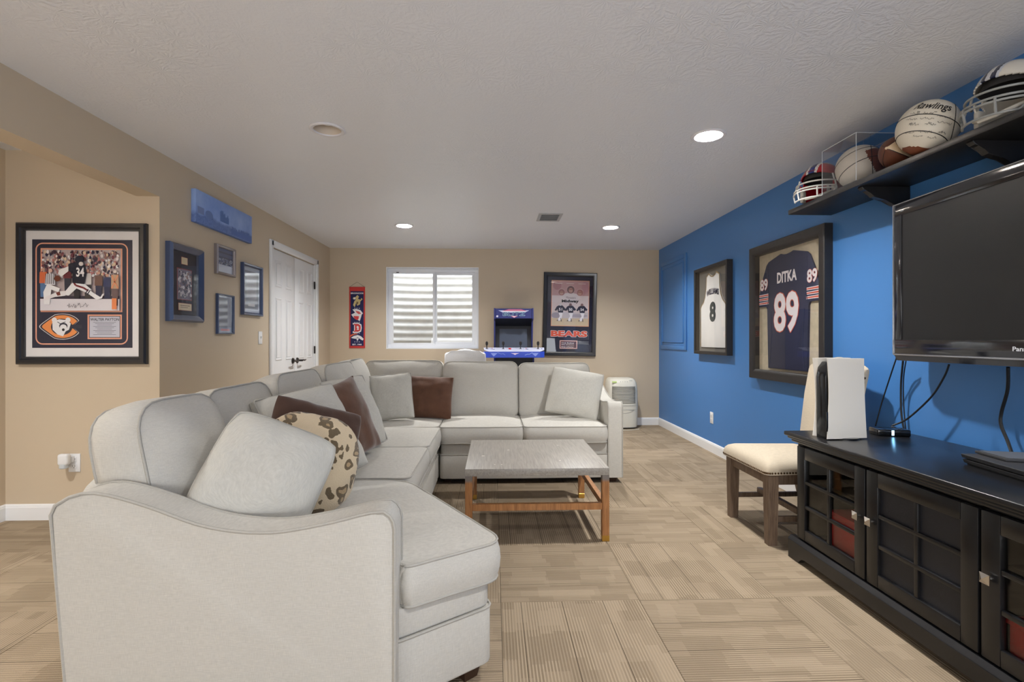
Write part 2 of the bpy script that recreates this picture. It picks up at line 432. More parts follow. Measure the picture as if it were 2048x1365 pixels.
def carpet_mat():
    """one carpet tile, local coords -0.305..0.305, ribs along local Y, lighter blocks with loose light ribs"""
    m = bpy.data.materials.new('carpet_tile'); m.use_nodes = True; MATS['carpet_tile'] = m
    k = NT(m); b = m.node_tree.nodes['Principled BSDF']; b.inputs['Roughness'].default_value = 0.95; b.inputs['Specular IOR Level'].default_value = 0.1
    tc = k.n('ShaderNodeTexCoord'); oi = k.n('ShaderNodeObjectInfo')
    sx = k.n('ShaderNodeSeparateXYZ'); k.l(tc.outputs['Object'], sx.inputs[0]); x, y = sx.outputs[0], sx.outputs[1]
    rnd = oi.outputs['Random']
    r37 = k.math('MULTIPLY', rnd, 37.0)
    def cell(sx_, sy_, off, jit):
        # columns of width 1/sx_, rows of 1/sy_ shifted per column
        cx = k.math('FLOOR', k.math('ADD', k.math('MULTIPLY', x, sx_), k.math('ADD', r37, off)))
        w0 = k.n('ShaderNodeTexWhiteNoise'); w0.noise_dimensions = '1D'; k.l(k.math('ADD', cx, jit), w0.inputs['W'])
        cy = k.math('FLOOR', k.math('ADD', k.math('MULTIPLY', y, sy_), k.math('MULTIPLY', w0.outputs['Value'], 5.0)))
        cb = k.n('ShaderNodeCombineXYZ'); k.l(cx, cb.inputs[0]); k.l(cy, cb.inputs[1]); cb.inputs[2].default_value = jit
        w = k.n('ShaderNodeTexWhiteNoise'); w.noise_dimensions = '3D'; k.l(cb.outputs[0], w.inputs['Vector']); return w.outputs['Value']
    a = cell(11.0, 3.6, 0.3, 1.5); c = cell(21.0, 6.0, 2.7, 8.5)
    light = k.math('MULTIPLY', k.math('GREATER_THAN', a, 0.66), 0.42)
    light2 = k.math('MULTIPLY', k.math('GREATER_THAN', c, 0.80), 0.40)
    blk = k.math('ADD', light, light2, clamp=True)
    rib = k.math('SINE', k.math('MULTIPLY', x, 2 * math.pi / 0.0118))
    ribs = k.math('MULTIPLY', k.math('ADD', rib, 1.0), 0.5)
    ribl = k.math('POWER', ribs, 2.0)
    nz = k.n('ShaderNodeTexNoise', Scale=260.0, Detail=2.0); k.l(tc.outputs['Object'], nz.inputs['Vector'])
    big = k.n('ShaderNodeTexNoise', Scale=7.0, Detail=3.0); k.l(tc.outputs['Object'], big.inputs['Vector'])
    base = k.mix(big.outputs[0], rgb(124, 109, 90), rgb(142, 126, 105))
    base = k.mix(k.math('MULTIPLY', nz.outputs[0], 0.35), base, rgb(100, 86, 69))
    strong = k.math('ADD', k.math('MULTIPLY', k.math('GREATER_THAN', c, 0.5), 0.28), 0.34)
    c1 = k.mix(k.math('MULTIPLY', ribl, strong), base, rgb(186, 168, 143))
    c2 = k.mix(k.math('MULTIPLY', blk, 0.8), c1, rgb(160, 143, 121))
    # a few dark stitched lines along the ribs
    ln = k.math('ADD', k.math('MULTIPLY', x, 5.6), k.math('MULTIPLY', rnd, 3.0))
    fr = k.math('FRACT', ln); dark = k.math('LESS_THAN', k.math('ABSOLUTE', k.math('SUBTRACT', fr, 0.5)), 0.008)
    c3 = k.mix(k.math('MULTIPLY', dark, 0.75), c2, rgb(66, 56, 46))
    hs = k.n('ShaderNodeHueSaturation'); k.l(c3, hs.inputs['Color']); k.l(k.math('ADD', k.math('MULTIPLY', rnd, 0.14), 0.96), hs.inputs['Value'])
    k.l(hs.outputs[0], b.inputs['Base Color'])
    h = k.math('ADD', k.math('MULTIPLY', ribs, 0.6), k.math('MULTIPLY', nz.outputs[0], 0.7))
    bp = k.n('ShaderNodeBump', Strength=0.5, Distance=0.003); k.l(h, bp.inputs['Height']); k.l(bp.outputs[0], b.inputs['Normal'])
carpet_mat()
# ================================================================ room shell
XL, XR, YF, YB, ZC = -2.13, 2.22, 6.68, -2.6, 2.34
YN, XN = 3.31, -3.08               # alcove end wall and side wall
XH = XL - 0.145                    # back of the left wall
T = 0.12
win = dict(x0=-1.40, x1=-0.19, z0=1.02, z1=2.095)
# floor slab + carpet tiles
fl = struct('floor', MB().box(XN - T, XR + T, YB - T, YF + T, -0.12, -0.004), 'black_gap', 'beige modular carpet floor laid in quarter-turned ribbed tiles')
TS = 0.606; X0 = 0.64 - 7 * TS; Y0 = 2.19 - 8 * TS
tile_me = {}
cnt = 0
for i in range(12):
    for j in range(16):
        xa, xb = X0 + i * TS, X0 + (i + 1) * TS; ya, yb = Y0 + j * TS, Y0 + (j + 1) * TS
        xa, xb = max(xa, XN), min(xb, XR); ya, yb = max(ya, YB), min(yb, YF)
        if xb - xa < 0.02 or yb - ya < 0.02: continue
        # part behind the left wall beyond the alcove
        if yb > YN + 0.02 and xa < XL:
            if xb <= XL + 0.02: 
                if ya >= YN: continue
                yb = YN
            elif ya >= YN: xa = XL
        if xb - xa < 0.02 or yb - ya < 0.02: continue
        rot = (i + j) % 2 == 0; w, d = xb - xa, yb - ya
        if rot: w, d = d, w
        key = (round(w, 3), round(d, 3))
        o = None
        if key not in tile_me:
            o = MB().box(-w / 2 + .0006, w / 2 - .0006, -d / 2 + .0006, d / 2 - .0006, -0.004, 0.0, bev=0.0012, seg=1).build('carpet_tile', 'carpet_tile', fl)
            tile_me[key] = o
        else:
            o = tile_me[key].copy(); COL.objects.link(o); o.parent = fl
        o.location = ((xa + xb) / 2, (ya + yb) / 2, 0); o.rotation_euler = (0, 0, R(90) if rot else 0); cnt += 1
CAN_XY = [(-.943, 2.915), (1.262, 2.915), (-.93, 5.33), (1.25, 5.33), (1.262, .45), (-2.68, 1.7), (-2.68, -.6)]
def ceiling_mesh(hr=.077, q=.14, n=32):
    """ceiling plane with a round hole for each recessed can"""
    xs = sorted({XN - T, XR + T} | {round(x + s_ * q, 4) for x, y in CAN_XY for s_ in (-1, 1)})
    ys = sorted({YB - T, YF + .26} | {round(y + s_ * q, 4) for x, y in CAN_XY for s_ in (-1, 1)})
    mb = MB()
    for xa, xb in zip(xs, xs[1:]):
        for ya, yb in zip(ys, ys[1:]):
            hit = [c for c in CAN_XY if xa < c[0] < xb and ya < c[1] < yb]
            if not hit: mb.face([(xa, ya, ZC), (xa, yb, ZC), (xb, yb, ZC), (xb, ya, ZC)]); continue
            cx, cy = hit[0]; A = []; B = []
            for k_ in range(n):
                a = 2 * math.pi * k_ / n; c, s_ = math.cos(a), math.sin(a); m_ = max(abs(c), abs(s_))
                ex = (xb - cx) if c > 0 else (cx - xa); ey = (yb - cy) if s_ > 0 else (cy - ya)
                A.append(mb.bm.verts.new((cx + hr * c, cy + hr * s_, ZC))); B.append(mb.bm.verts.new((cx + ex * c / m_, cy + ey * s_ / m_, ZC)))
            for k_ in range(n): mb.bm.faces.new((A[k_], A[(k_ + 1) % n], B[(k_ + 1) % n], B[k_]))
    bmesh.ops.remove_doubles(mb.bm, verts=mb.bm.verts[:], dist=1e-4)
    mb.box(XN - T, XR + T, YB - T, YF + .26, ZC + .16, ZC + .2)
    return mb
struct('ceiling', ceiling_mesh(), 'stomped_plaster', 'light grey ceiling with stomped plaster texture', smooth=False)
mb = MB()
mb.box(XL - T, win['x0'], YF, YF + 0.26, 0, ZC); mb.box(win['x1'], XR + T, YF, YF + 0.26, 0, ZC)
mb.box(win['x0'], win['x1'], YF, YF + 0.26, 0, win['z0']); mb.box(win['x0'], win['x1'], YF, YF + 0.26, win['z1'], ZC)
struct('wall_far', mb, 'tan_paint', 'tan painted end wall with the basement window')
struct('wall_right', MB().box(XR, XR + T, YB, YF, 0, ZC), 'blue_paint', 'bright blue painted side wall')
dy0, dy1, dzt = 4.955, 6.14, 2.035
mb = MB(); mb.box(XH, XL, YN, dy0, 0, ZC); mb.box(XH, XL, dy1, YF, 0, ZC); mb.box(XH, XL, dy0, dy1, dzt, ZC)
mb.box(XH, XL, YB, YN, 2.057, ZC)
mb.box(XH - 0.05, XH, dy0 - .1, dy1 + .1, 0, 2.2)
struct('wall_left', mb, 'tan_paint', 'tan painted side wall with header beam over the alcove opening')
struct('wall_alcove', MB().box(XN - T, XH, YN, YN + T, 0, ZC), 'tan_paint', 'tan alcove end wall behind the large framed photograph')
struct('wall_alcove_side', MB().box(XN - T, XN, YB, YN, 0, ZC), 'tan_paint', 'tan alcove side wall')
struct('wall_back', MB().box(XN - T, XR + T, YB - T, YB, 0, ZC), 'tan_paint', 'tan painted back wall of the basement room')
def baseboard(name, pts, label):
    """pts: polyline on the floor; board stands to the left of the travel direction"""
    mb = MB(); h, t = 0.1, 0.014
    for (a, b) in zip(pts, pts[1:]):
        a = Vector(a); b = Vector(b); d = (b - a).normalized(); n = Vector((-d.y, d.x))
        prof = [(0, 0), (t, 0), (t, h - .02), (t - .003, h - .012), (t - .003, h - .008), (.004, h), (0, h)]
        rings = [[Vector((q.x + n.x * u, q.y + n.y * u, z)) for u, z in prof] for q in (a, b)]
        mb.loft(rings)
    struct(name, mb, 'white_trim', label, smooth=False)
baseboard('baseboard_right', [(XR, YB), (XR, YF)], 'white baseboard along the blue wall')
baseboard('baseboard_far', [(XR, YF), (XL, YF)], 'white baseboard along the tan end wall')
baseboard('baseboard_left', [(XL, YF), (XL, dy1 + .075)], 'short white baseboard between closet doors and corner')
baseboard('baseboard_left_long', [(XL, dy0 - .075), (XL, YN), (XN, YN), (XN, YB)], 'white baseboard around the alcove wall')
# ---------------------------------------------------------------- window
wx0, wx1, wz0, wz1 = win['x0'], win['x1'], win['z0'], win['z1']; wy = YF + 0.10
wr = thing('window_1', 'white sliding basement window with two panes facing a window well', None, (0, wy, 0), kind='structure')
def rim(mb, x0, x1, z0, z1, t, ya, yb, bev=.003):
    mb.box(x0, x1, ya, yb, z0, z0 + t, bev); mb.box(x0, x1, ya, yb, z1 - t, z1, bev)
    mb.box(x0, x0 + t, ya, yb, z0 + t, z1 - t, bev); mb.box(x1 - t, x1, ya, yb, z0 + t, z1 - t, bev); return mb
rim(MB(), wx0, wx1, wz0, wz1, 0.012, YF - 0.001, YF + 0.11, .001).build('jamb_liner', 'vinyl_white', wr, world=True)
rim(MB(), wx0 + .012, wx1 - .012, wz0 + .012, wz1 - .012, 0.045, YF + .06, YF + .13).build('window_frame', 'vinyl_white', wr, world=True)
xm = -0.792
ls = rim(MB(), wx0 + .05, xm + .02, wz0 + .05, wz1 - .05, 0.028, YF + .065, YF + .09).build('sash', 'vinyl_white', wr, world=True)
rs = rim(MB(), xm - .0, wx1 - .045, wz0 + .045, wz1 - .045, 0.045, YF + .095, YF + .125).build('sash', 'vinyl_white', wr, world=True)
MB().box(wx0 + .075, xm - .005, YF + .076, YF + .079, wz0 + .075, wz1 - .075).build('pane', 'clear_glass', ls, world=True)
MB().box(xm + .04, wx1 - .085, YF + .108, YF + .111, wz0 + .085, wz1 - .085).build('pane', 'clear_glass', rs, world=True)
MB().box(wx0 + .12, wx0 + .155, YF + .058, YF + .066, wz1 - .068, wz1 - .058).build('latch', 'dark_bronze', wr, world=True)
# window well outside
def galv():
    m = pm('galvanised_steel', (214, 214, 212), 0.55, metal=0.2, var=0.2, vscale=9, bump=0.25, bscale=40)
galv()
mb = MB(); rings = []; cxw = (wx0 + wx1) / 2; n = 36; yw = YF + .27; zz = 0.55
nz_ = 150
for kz in range(nz_ + 1):
    z = 0.7 + kz / nz_ * 1.75
    amp = 0.009 * math.sin(2 * math.pi * z / 0.105)
    row = []
    for ka in range(n + 1):
        a = math.pi * ka / n; sx_ = math.copysign(abs(math.cos(a)) ** .55, math.cos(a)); sy_ = abs(math.sin(a)) ** .8
        row.append(Vector((cxw - (0.80 + amp) * sx_, yw + (0.55 + amp) * sy_, z)))
    rings.append(row)
vr = [[mb.bm.verts.new(p) for p in r_] for r_ in rings]
for a, b in zip(vr, vr[1:]):
    for j in range(n): mb.bm.faces.new((a[j], a[j + 1], b[j + 1], b[j]))
ww = mb.build('window_well_liner', 'galvanised_steel', ang=80); tag(ww, 'corrugated galvanised steel window well liner outside the basement window', 'window well')
pm('well_gravel', (150, 140, 122), 0.95, var=0.5, vscale=40, bump=0.8, bscale=60)
gr = MB().box(cxw - .9, cxw + .9, YF + .26, YF + .95, 0.66, 0.72).build('window_well_gravel', 'well_gravel'); gr['kind'] = 'structure'; gr['label'] = 'gravel bed at the bottom of the window well'
# ---------------------------------------------------------------- double closet door on the left wall
dr = thing('door_1', 'white six panel double closet doors with dark levers', None, (XL, (dy0 + dy1) / 2, 0), kind='structure')
dm = (dy0 + dy1) / 2
def leaf(ya, yb, hinge_y, handle_y, sgn):
    lf = MB().box(XL - .045, XL - .012, ya + .002, yb - .002, .012, dzt - .004, bev=.002).build('door_leaf', 'white_trim', dr, world=True)
    w = yb - ya; m_ = .095; cw = (w - 3 * m_) / 2
    for (z0, z1) in ((1.66, 1.93), (0.93, 1.56), (0.20, 0.73)):
        for c in range(2):
            a = ya + m_ + c * (cw + m_); b = a + cw
            # recessed moulding with a raised field
            mb = MB(); x = XL - .012
            for (i0, i1, h0, h1) in ((0, .012, .0005, .007), (.012, .024, .007, .0015)):
                ra = [Vector((x + h0, a + i0, z0 + i0)), Vector((x + h0, b - i0, z0 + i0)), Vector((x + h0, b - i0, z1 - i0)), Vector((x + h0, a + i0, z1 - i0))]
                rb = [Vector((x + h1, a + i1, z0 + i1)), Vector((x + h1, b - i1, z0 + i1)), Vector((x + h1, b - i1, z1 - i1)), Vector((x + h1, a + i1, z1 - i1))]
                mb.loft([ra, rb], False, False)
            i = .03; mb.box(x, x + .005, a + i, b - i, z0 + i, z1 - i, bev=.004, seg=1)
            mb.build('panel', 'white_trim', lf, world=True, smooth=False)
    for z in (1.79, 1.02, 0.28):
        MB().box(XL - .012, XL + .003, hinge_y - .011, hinge_y + .011, z - .045, z + .045, bev=.002, seg=1).build('hinge', 'dark_bronze', lf, world=True)
    zc = 0.915; y = handle_y
    hb = MB(); hb.cyl((XL - .012, y, zc), (XL - .002, y, zc), .032, .029, 20); hb.cyl((XL - .002, y, zc), (XL + .045, y, zc), .011, n=12)
    hb.tube([(XL + .045, y - sgn * .008, zc), (XL + .047, y + sgn * .03, zc + .003), (XL + .045, y + sgn * .07, zc - .002), (XL + .043, y + sgn * .11, zc + .004)], [.011, .010, .0085, .006], 10)
    hb.build('lever_handle', 'dark_bronze', lf, world=True)
leaf(dy0, dm, dy0 + .004, dm - .06, -1); leaf(dm, dy1, dy1 - .004, dm + .06, 1)
mb = MB(); cw = .068
for (a, b, z0, z1) in ((dy0 - cw, dy0, 0, dzt + cw), (dy1, dy1 + cw, 0, dzt + cw), (dy0, dy1, dzt, dzt + cw)):
    mb.box(XL, XL + .018, a, b, z0, z1, bev=.004); mb.box(XL + .016, XL + .022, a + .01, b - .01 if b - a < .2 else b + .06, z0, z1 - (.012 if b - a < .2 else .02), bev=.002) if b - a < .2 else mb.box(XL + .016, XL + .022, a - .05, b + .05, dzt + .012, dzt + cw - .012, bev=.002)
mb.box(XL - .012, XL, dy0 - .0, dy0 + .012, 0, dzt); mb.box(XL - .012, XL, dy1 - .012, dy1, 0, dzt)
struct('trim_1', mb, 'white_trim', 'white door casing around the double closet doors')
# ---------------------------------------------------------------- blue access panel on the right wall
mb = MB(); pa, pb = 5.70, 6.60; z0, z1 = 1.02, 2.14; x = XR
for (i, t, h) in ((0, .05, .016), (.05, .035, .010), (.085, .012, .02)):
    mb.box(x - h, x, pa + i, pa + i + t, z0 + i, z1 - i, bev=.003); mb.box(x - h, x, pb - i - t, pb - i, z0 + i, z1 - i, bev=.003)
    mb.box(x - h, x, pa + i + t, pb - i - t, z0 + i, z0 + i + t, bev=.003); mb.box(x - h, x, pa + i + t, pb - i - t, z1 - i - t, z1 - i, bev=.003)
mb.box(x - .008, x, pa + .09, pb - .09, z0 + .09, z1 - .09)
struct('trim_2', mb, 'blue_paint', 'blue painted access panel with moulded frame')
# ---------------------------------------------------------------- recessed lights
def can_light(x, y, lit, label, group=None):
    r = thing('recessed_light', label, 'ceiling light', (x, y, ZC), group=group)
    n = 32
    MB().lathe([(.098, -.0005), (.099, -.004), (.092, -.009), (.078, -.008), (.076, -.001)], n, cap=False).build('trim_ring', 'can_trim', r)
    MB().lathe([(.076, -.001), (.074, .02), (.066, .06), (.058, .085)], n, cap=False).build('baffle', 'can_baffle', r, ang=80)
    if lit: MB().lathe([(.0, .034), (.02, .0345), (.042, .039), (.053, .052), (.056, .075)], n, cap=False).build('bulb', 'bulb_lit', r, ang=80)
    else: MB().lathe([(.001, .03), (.025, .031), (.045, .038), (.055, .055), (.058, .085)], n, cap=False).build('bulb', 'bulb_frost', r, ang=80)
    return r
CANS = [(-.943, 2.915, False, 'unlit recessed ceiling light with white trim ring', None),
        (1.262, 2.915, True, 'lit recessed ceiling light nearest the wall television', None),
        (-.93, 5.33, True, 'lit recessed ceiling light in line with the basement window', None),
        (1.25, 5.33, True, 'lit recessed ceiling light beyond the ceiling vent, near the blue wall', None)]
CANS.append((1.262, .45, True, 'lit recessed ceiling light above the end of the display shelf', None))
CANS.append((-2.68, 1.7, True, 'lit alcove ceiling light near the framed action photo', None))
CANS.append((-2.68, -.6, True, 'lit alcove ceiling light close to the back wall', None))
for c in CANS: can_light(*c)
# ceiling vent
v = thing('ceiling_vent', 'small white louvred ceiling vent', 'vent', (.55, 4.92, ZC))
mb = MB(); a, b = .115, .15
rim_pts = [(-a, -b), (a, -b), (a, b), (-a, b)]
mb.box(-a, a, -b, -b + .03, -.008, 0, .002); mb.box(-a, a, b - .03, b, -.008, 0, .002); mb.box(-a, -a + .03, -b + .03, b - .03, -.008, 0, .002); mb.box(a - .03, a, -b + .03, b - .03, -.008, 0, .002)
mb.build('vent_frame', 'vent_grey', v)
MB().box(-a + .03, a - .03, -b + .03, b - .03, -.0025, -.0005).build('duct', 'vent_dark', v)
for i in range(9):
    y = -b + .045 + i * .026
    MB().box(-a + .03, a - .03, -.007, .007, -.0008, .0008, M=Matrix.Translation((0, y, -.006)) @ Matrix.Rotation(R(38), 4, 'X')).build('louvre', 'vent_grey', v)
# ================================================================ sectional sofa
pm('sofa_leg', (58, 38, 26), 0.4, var=0.2, vscale=20, stretch=(1, 1, .2))
pm('sofa_dust', (30, 28, 27), 0.95)
sofa = thing('sectional_sofa', 'large light grey linen L-shaped sectional sofa with welted cushions', 'sofa', (-.6, 3.2, 0))
def base_module(poly, seam=True):
    """upholstered base: skirt below a welted seam, rail above"""
    fn = lambda a, b, h: Vector((a, b, h))
    P = round_poly(poly, .035, 3, .5)
    c = sum(P, Vector((0, 0))) / len(P)
    P2 = [p + (c - p).normalized() * .008 for p in P]
    o = MB().prism([(p.x, p.y) for p in P], .045, .236, fn, bev=.008).prism([(p.x, p.y) for p in P2], .236, .326, fn, bev=.008).build('base', 'linen', sofa, world=True)
    MB().tube([(p.x, p.y, .236) for p in round_poly(poly, .035, 3, .1)], .005, 6, closed=True).build('piping', 'linen_welt', o, world=True)
    MB().prism([(p.x, p.y) for p in [q + (c - q).normalized() * .05 for q in P]], .03, .05, fn).build('dust_cover', 'sofa_dust', o, world=True)
    return o
YA = 1.46                                        # outer face of the near arm
XFR = -.43                                       # front plane of the left run
YFR = 3.98                                       # front plane of the back run
D_poly = [(-1.24, YA + .02), (-.30, YA + .02), (-.285, YA + .03), (.012, 1.715), (-.02, 1.80), (XFR, 2.47), (XFR - .02, 2.50), (-1.24, 2.50)]
base_module([(-1.20, YA + .05), (-.30, YA + .05), (0.0, 1.72), (XFR + .0, 2.47), (-1.20, 2.49)])
base_module([(-1.2, 2.50), (XFR, 2.48), (XFR, 3.97), (-1.2, 3.97)])
base_module([(-1.2, 3.98), (XFR, 3.98), (XFR, 4.88), (-1.2, 4.88)])
base_module([(XFR + .01, YFR), (.93, YFR), (.93, 4.88), (XFR + .01, 4.88)])
# seat cushions
def seat(poly, seed, rad=.05, crown=.024): 
    return boxed_cushion('seat_cushion', sofa, poly, .125, rad, crown, Matrix.Translation((0, 0, .392)), seed=seed, wr=.005, bulge=.012)
seat([(-1.06, YA + .135), (-.285, YA + .105), (-.262, YA + .07), (.04, 1.72), (XFR + .015, 2.475), (-1.06, 2.505)], 1, [.05, .03, .03, .08, .12, .04], .03)
seat([(-1.06, 2.515), (XFR + .02, 2.515), (XFR + .02, 3.235), (-1.06, 3.235)], 2)
seat([(-1.06, 3.245), (XFR + .02, 3.245), (XFR + .02, 3.965), (-1.06, 3.965)], 3)
seat([(-1.06, 3.975), (XFR + .0, 3.975), (XFR + .0, 4.68), (-1.06, 4.68)], 4)
seat([(XFR + .015, YFR - .03), (.232, YFR - .03), (.232, 4.68), (XFR + .015, 4.68)], 5)
seat([(.245, YFR - .03), (.905, YFR - .03), (.905, 4.68), (.245, 4.68)], 6)
# back frames
rings = []
for y, zt, ox in ((1.575, .675, .012), (1.60, .695, .004), (1.66, .72, 0), (1.76, .75, 0), (1.9, .765, 0), (2.4, .765, 0), (3.2, .765, 0), (4.2, .765, 0), (4.90, .765, 0)):
    pr = [(-1.205, .045), (-1.255 + ox, zt - .10), (-1.268 + ox, zt - .03), (-1.252 + ox, zt - .005), (-1.23 + ox, zt), (-1.18, zt), (-1.16, zt - .02), (-1.02, .33), (-1.02, .045)]
    rings.append([Vector((a, y, b)) for a, b in pr])
MB().loft(rings).build('back_frame', 'linen', sofa, world=True, ang=50)
rings = []
for x in (-1.235, -.4, .3, .93):
    pr = [(4.885, .045), (4.955, .66), (4.962, .735), (4.945, .76), (4.92, .765), (4.86, .765), (4.83, .745), (4.66, .33), (4.66, .045)]
    rings.append([Vector((x, a, b)) for a, b in pr])
MB().loft(rings).build('back_frame', 'linen', sofa, world=True, ang=50)
# arms (S-curved panel arms); t = distance from the front end
def arm(L, fn, th, prof, back_lean):
    top = prof
    poly = [(0.0, .045)] + [(0.0, top[0][1] - .05), (.004, top[0][1] - .028), (.014, top[0][1] - .012), (.03, top[0][1])]
    n = 26
    def zz(t):
        for i in range(len(top) - 1):
            (a, za), (b, zb) = top[i], top[i + 1]
            if a <= t <= b:
                p, q = top[max(i - 1, 0)], top[min(i + 2, len(top) - 1)]; w_ = b - a; u = (t - a) / w_
                m0 = (zb - p[1]) / (b - p[0]) * w_; m1 = (q[1] - za) / (q[0] - a) * w_
                return (2 * u ** 3 - 3 * u * u + 1) * za + (u ** 3 - 2 * u * u + u) * m0 + (3 * u * u - 2 * u ** 3) * zb + (u ** 3 - u * u) * m1
        return top[-1][1]
    for i in range(1, n): 
        t = .03 + (L - .045) * i / n; poly.append((t, zz(t)))
    poly += [(L - .012, zz(L - .012)), (L, zz(L) - .02), (L - back_lean * .5, .35), (L - back_lean, .045)]
    o = MB().prism(poly, 0, th, fn, bev=.012, seg=3).build('arm', 'linen', sofa, world=True, ang=50)
    for h in (0.002, th - .002): MB().tube([fn(a, b, h) for a, b in poly], .0048, 6).build('piping', 'linen_welt', o, world=True)
    return o
PROF = [(0, .645), (.06, .644), (.20, .612), (.36, .590), (.53, .610), (.70, .672), (.82, .706), (.89, .704), (.955, .668)]
arm(.955, lambda a, b, h: Vector((-.283 - a, YA + h, b)), .118, PROF, .05)
PROF2 = [(0, .645), (.06, .642), (.22, .625), (.40, .63), (.56, .66), (.74, .72), (.88, .76), (.98, .75)]
arm(.98, lambda a, b, h: Vector((.912 + h, YFR - .005 + a, b)), .118, PROF2, .06)
# legs
for x, y in ((-.09, 1.72), (-.36, 1.56), (-1.16, 1.56), (.96, 4.05), (.96, 4.82), (-.36, 4.08), (-1.16, 4.8), (-1.16, 3.2), (-.5, 2.52)):
    a = R(40) if (x, y) == (-.09, 1.72) else 0
    MB().lathe([(.036, 0), (.05, .05)], 4, M=Matrix.Translation((x, y, 0)) @ Matrix.Rotation(a + R(45), 4, 'Z')).build('leg', 'sofa_leg', sofa, world=True, smooth=False)
# back cushions: left run leans against the left frame, faces +X
def back_cushion(yc, w, h, seed, yaw=0, xc=-1.055, zc=.705, T_=.155, lean=.27, crown=.06, roll=0):
    n = Vector((math.cos(lean) * math.cos(yaw), math.cos(lean) * math.sin(yaw), math.sin(lean)))
    return boxed_cushion('back_cushion', sofa, [(-w / 2, -h / 2), (w / 2, -h / 2), (w / 2, h / 2), (-w / 2, h / 2)], T_, .12, crown, lookM((xc, yc, zc), n, roll), seed=seed, wr=.012, bulge=.012)
back_cushion(1.80, .40, .48, 11, R(-4), -1.125, .69, .16, .20, .08)
back_cushion(2.285, .57, .48, 12, 0, -1.135, .685, crown=.045)
back_cushion(2.90, .65, .50, 13, 0, -1.11, .70, crown=.05)
back_cushion(3.585, .68, .50, 14, 0, -1.09, .715, crown=.05)
back_cushion(4.17, .48, .50, 15, 0, -1.125, .72, crown=.04)
def back_row(xc, w, seed, zc=.70, yc=4.64):
    lean = .2; n = Vector((0, -math.cos(lean), math.sin(lean)))
    return boxed_cushion('back_cushion', sofa, [(-w / 2, -.25), (w / 2, -.25), (w / 2, .25), (-w / 2, .25)], .15, .07, .05, lookM((xc, yc, zc), n), seed=seed, wr=.008, bulge=.012)
back_row(-.81, .70, 21, .69, 4.68); back_row(-.115, .675, 22, .68); back_row(.56, .645, 23, .668)
# ================================================================ throw pillows
G = 'throw pillows on the sectional'
throw_pillow('throw_pillow', 'light grey linen pillow leaning beside the curved near arm', G, (-.76, 1.715, .68), (.36, -.84, .34), R(-26), .37, .37, .15, 'linen_pillow', 'linen_welt', 1, .02, .012, boxy=.035, rnd=.2)
throw_pillow('throw_pillow', 'fluffy leopard print pillow between grey and brown pillows', G, (-.71, 1.96, .668), (.55, -.74, .36), R(-18), .38, .38, .20, 'leopard_plush', None, 2, .0, .012, power=.36, rnd=.45)
throw_pillow('throw_pillow', 'dark brown velvet pillow tucked behind the leopard print pillow', G, (-.755, 2.145, .69), (.60, -.70, .36), R(-20), .39, .39, .12, 'dark_brown_velvet', None, 3, .05, .012, rnd=.12)
throw_pillow('throw_pillow', 'light grey linen pillow between the leopard pillow and leaning brown pillow', G, (-.845, 2.405, .69), (.72, -.42, .44), R(6), .46, .46, .17, 'linen_pillow', 'linen_welt', 4, .03, .012, boxy=.03)
throw_pillow('throw_pillow', 'brown velvet pillow leaning edge-on against a grey pillow', G, (-.80, 2.78, .70), (.84, -.30, .34), R(8), .45, .45, .15, 'brown_velvet', None, 5, .09, .012)
throw_pillow('throw_pillow', 'light grey linen pillow behind the edge-on brown pillow', G, (-.84, 3.09, .69), (.86, -.26, .38), R(2), .46, .46, .16, 'linen_pillow', 'linen_welt', 6, .03, .012, boxy=.03)
throw_pillow('throw_pillow', 'light grey linen pillow in the corner of the sectional', G, (-.84, 4.22, .668), (.12, -.94, .30), R(5), .35, .39, .12, 'linen_pillow', 'linen_welt', 7, .05, .01)
throw_pillow('throw_pillow', 'brown velvet pillow facing the coffee table beside the corner pillow', G, (-.545, 4.37, .645), (.04, -.93, .34), R(-3), .40, .38, .15, 'brown_velvet', None, 8, .05, .014)
throw_pillow('throw_pillow', 'light grey linen pillow tilted against the square sofa arm', G, (.705, 4.34, .682), (-.16, -.90, .40), R(-10), .45, .42, .15, 'linen_pillow', 'linen_welt', 9, .02, .008)
# ================================================================ coffee table
def wood(name, c0, c1, rough, axis=(1, 1, 1), sc=3.0):
    m = pm(name, c0, rough, var=.05)
    k = NT(m); b = m.node_tree.nodes['Principled BSDF']; tc = k.n('ShaderNodeTexCoord'); mp = k.n('ShaderNodeMapping'); mp.inputs['Scale'].default_value = axis
    k.l(tc.outputs['Object'], mp.inputs[0]); n = k.n('ShaderNodeTexNoise', Scale=sc, Detail=6.0, Distortion=.6); k.l(mp.outputs[0], n.inputs['Vector'])
    r = k.n('ShaderNodeValToRGB'); r.color_ramp.elements[0].position = .3; r.color_ramp.elements[1].position = .7
    r.color_ramp.elements[0].color = rgb(*c0); r.color_ramp.elements[1].color = rgb(*c1); k.l(n.outputs[0], r.inputs[0]); k.l(r.outputs[0], b.inputs['Base Color'])
    bp = k.n('ShaderNodeBump', Strength=.12, Distance=.002); k.l(n.outputs[0], bp.inputs['Height']); k.l(bp.outputs[0], b.inputs['Normal']); return m
wood('grey_wood', (140, 134, 126), (168, 162, 153), .4, (40, 2.0, 40))
wood('orange_wood', (142, 92, 50), (186, 130, 78), .42, (30, 30, 2.5))
wood('chair_wood', (86, 68, 54), (124, 104, 86), .55, (40, 40, 3))
pm('brass', (206, 164, 84), .3, metal=1.0); pm('crumb', (236, 232, 222), .8)
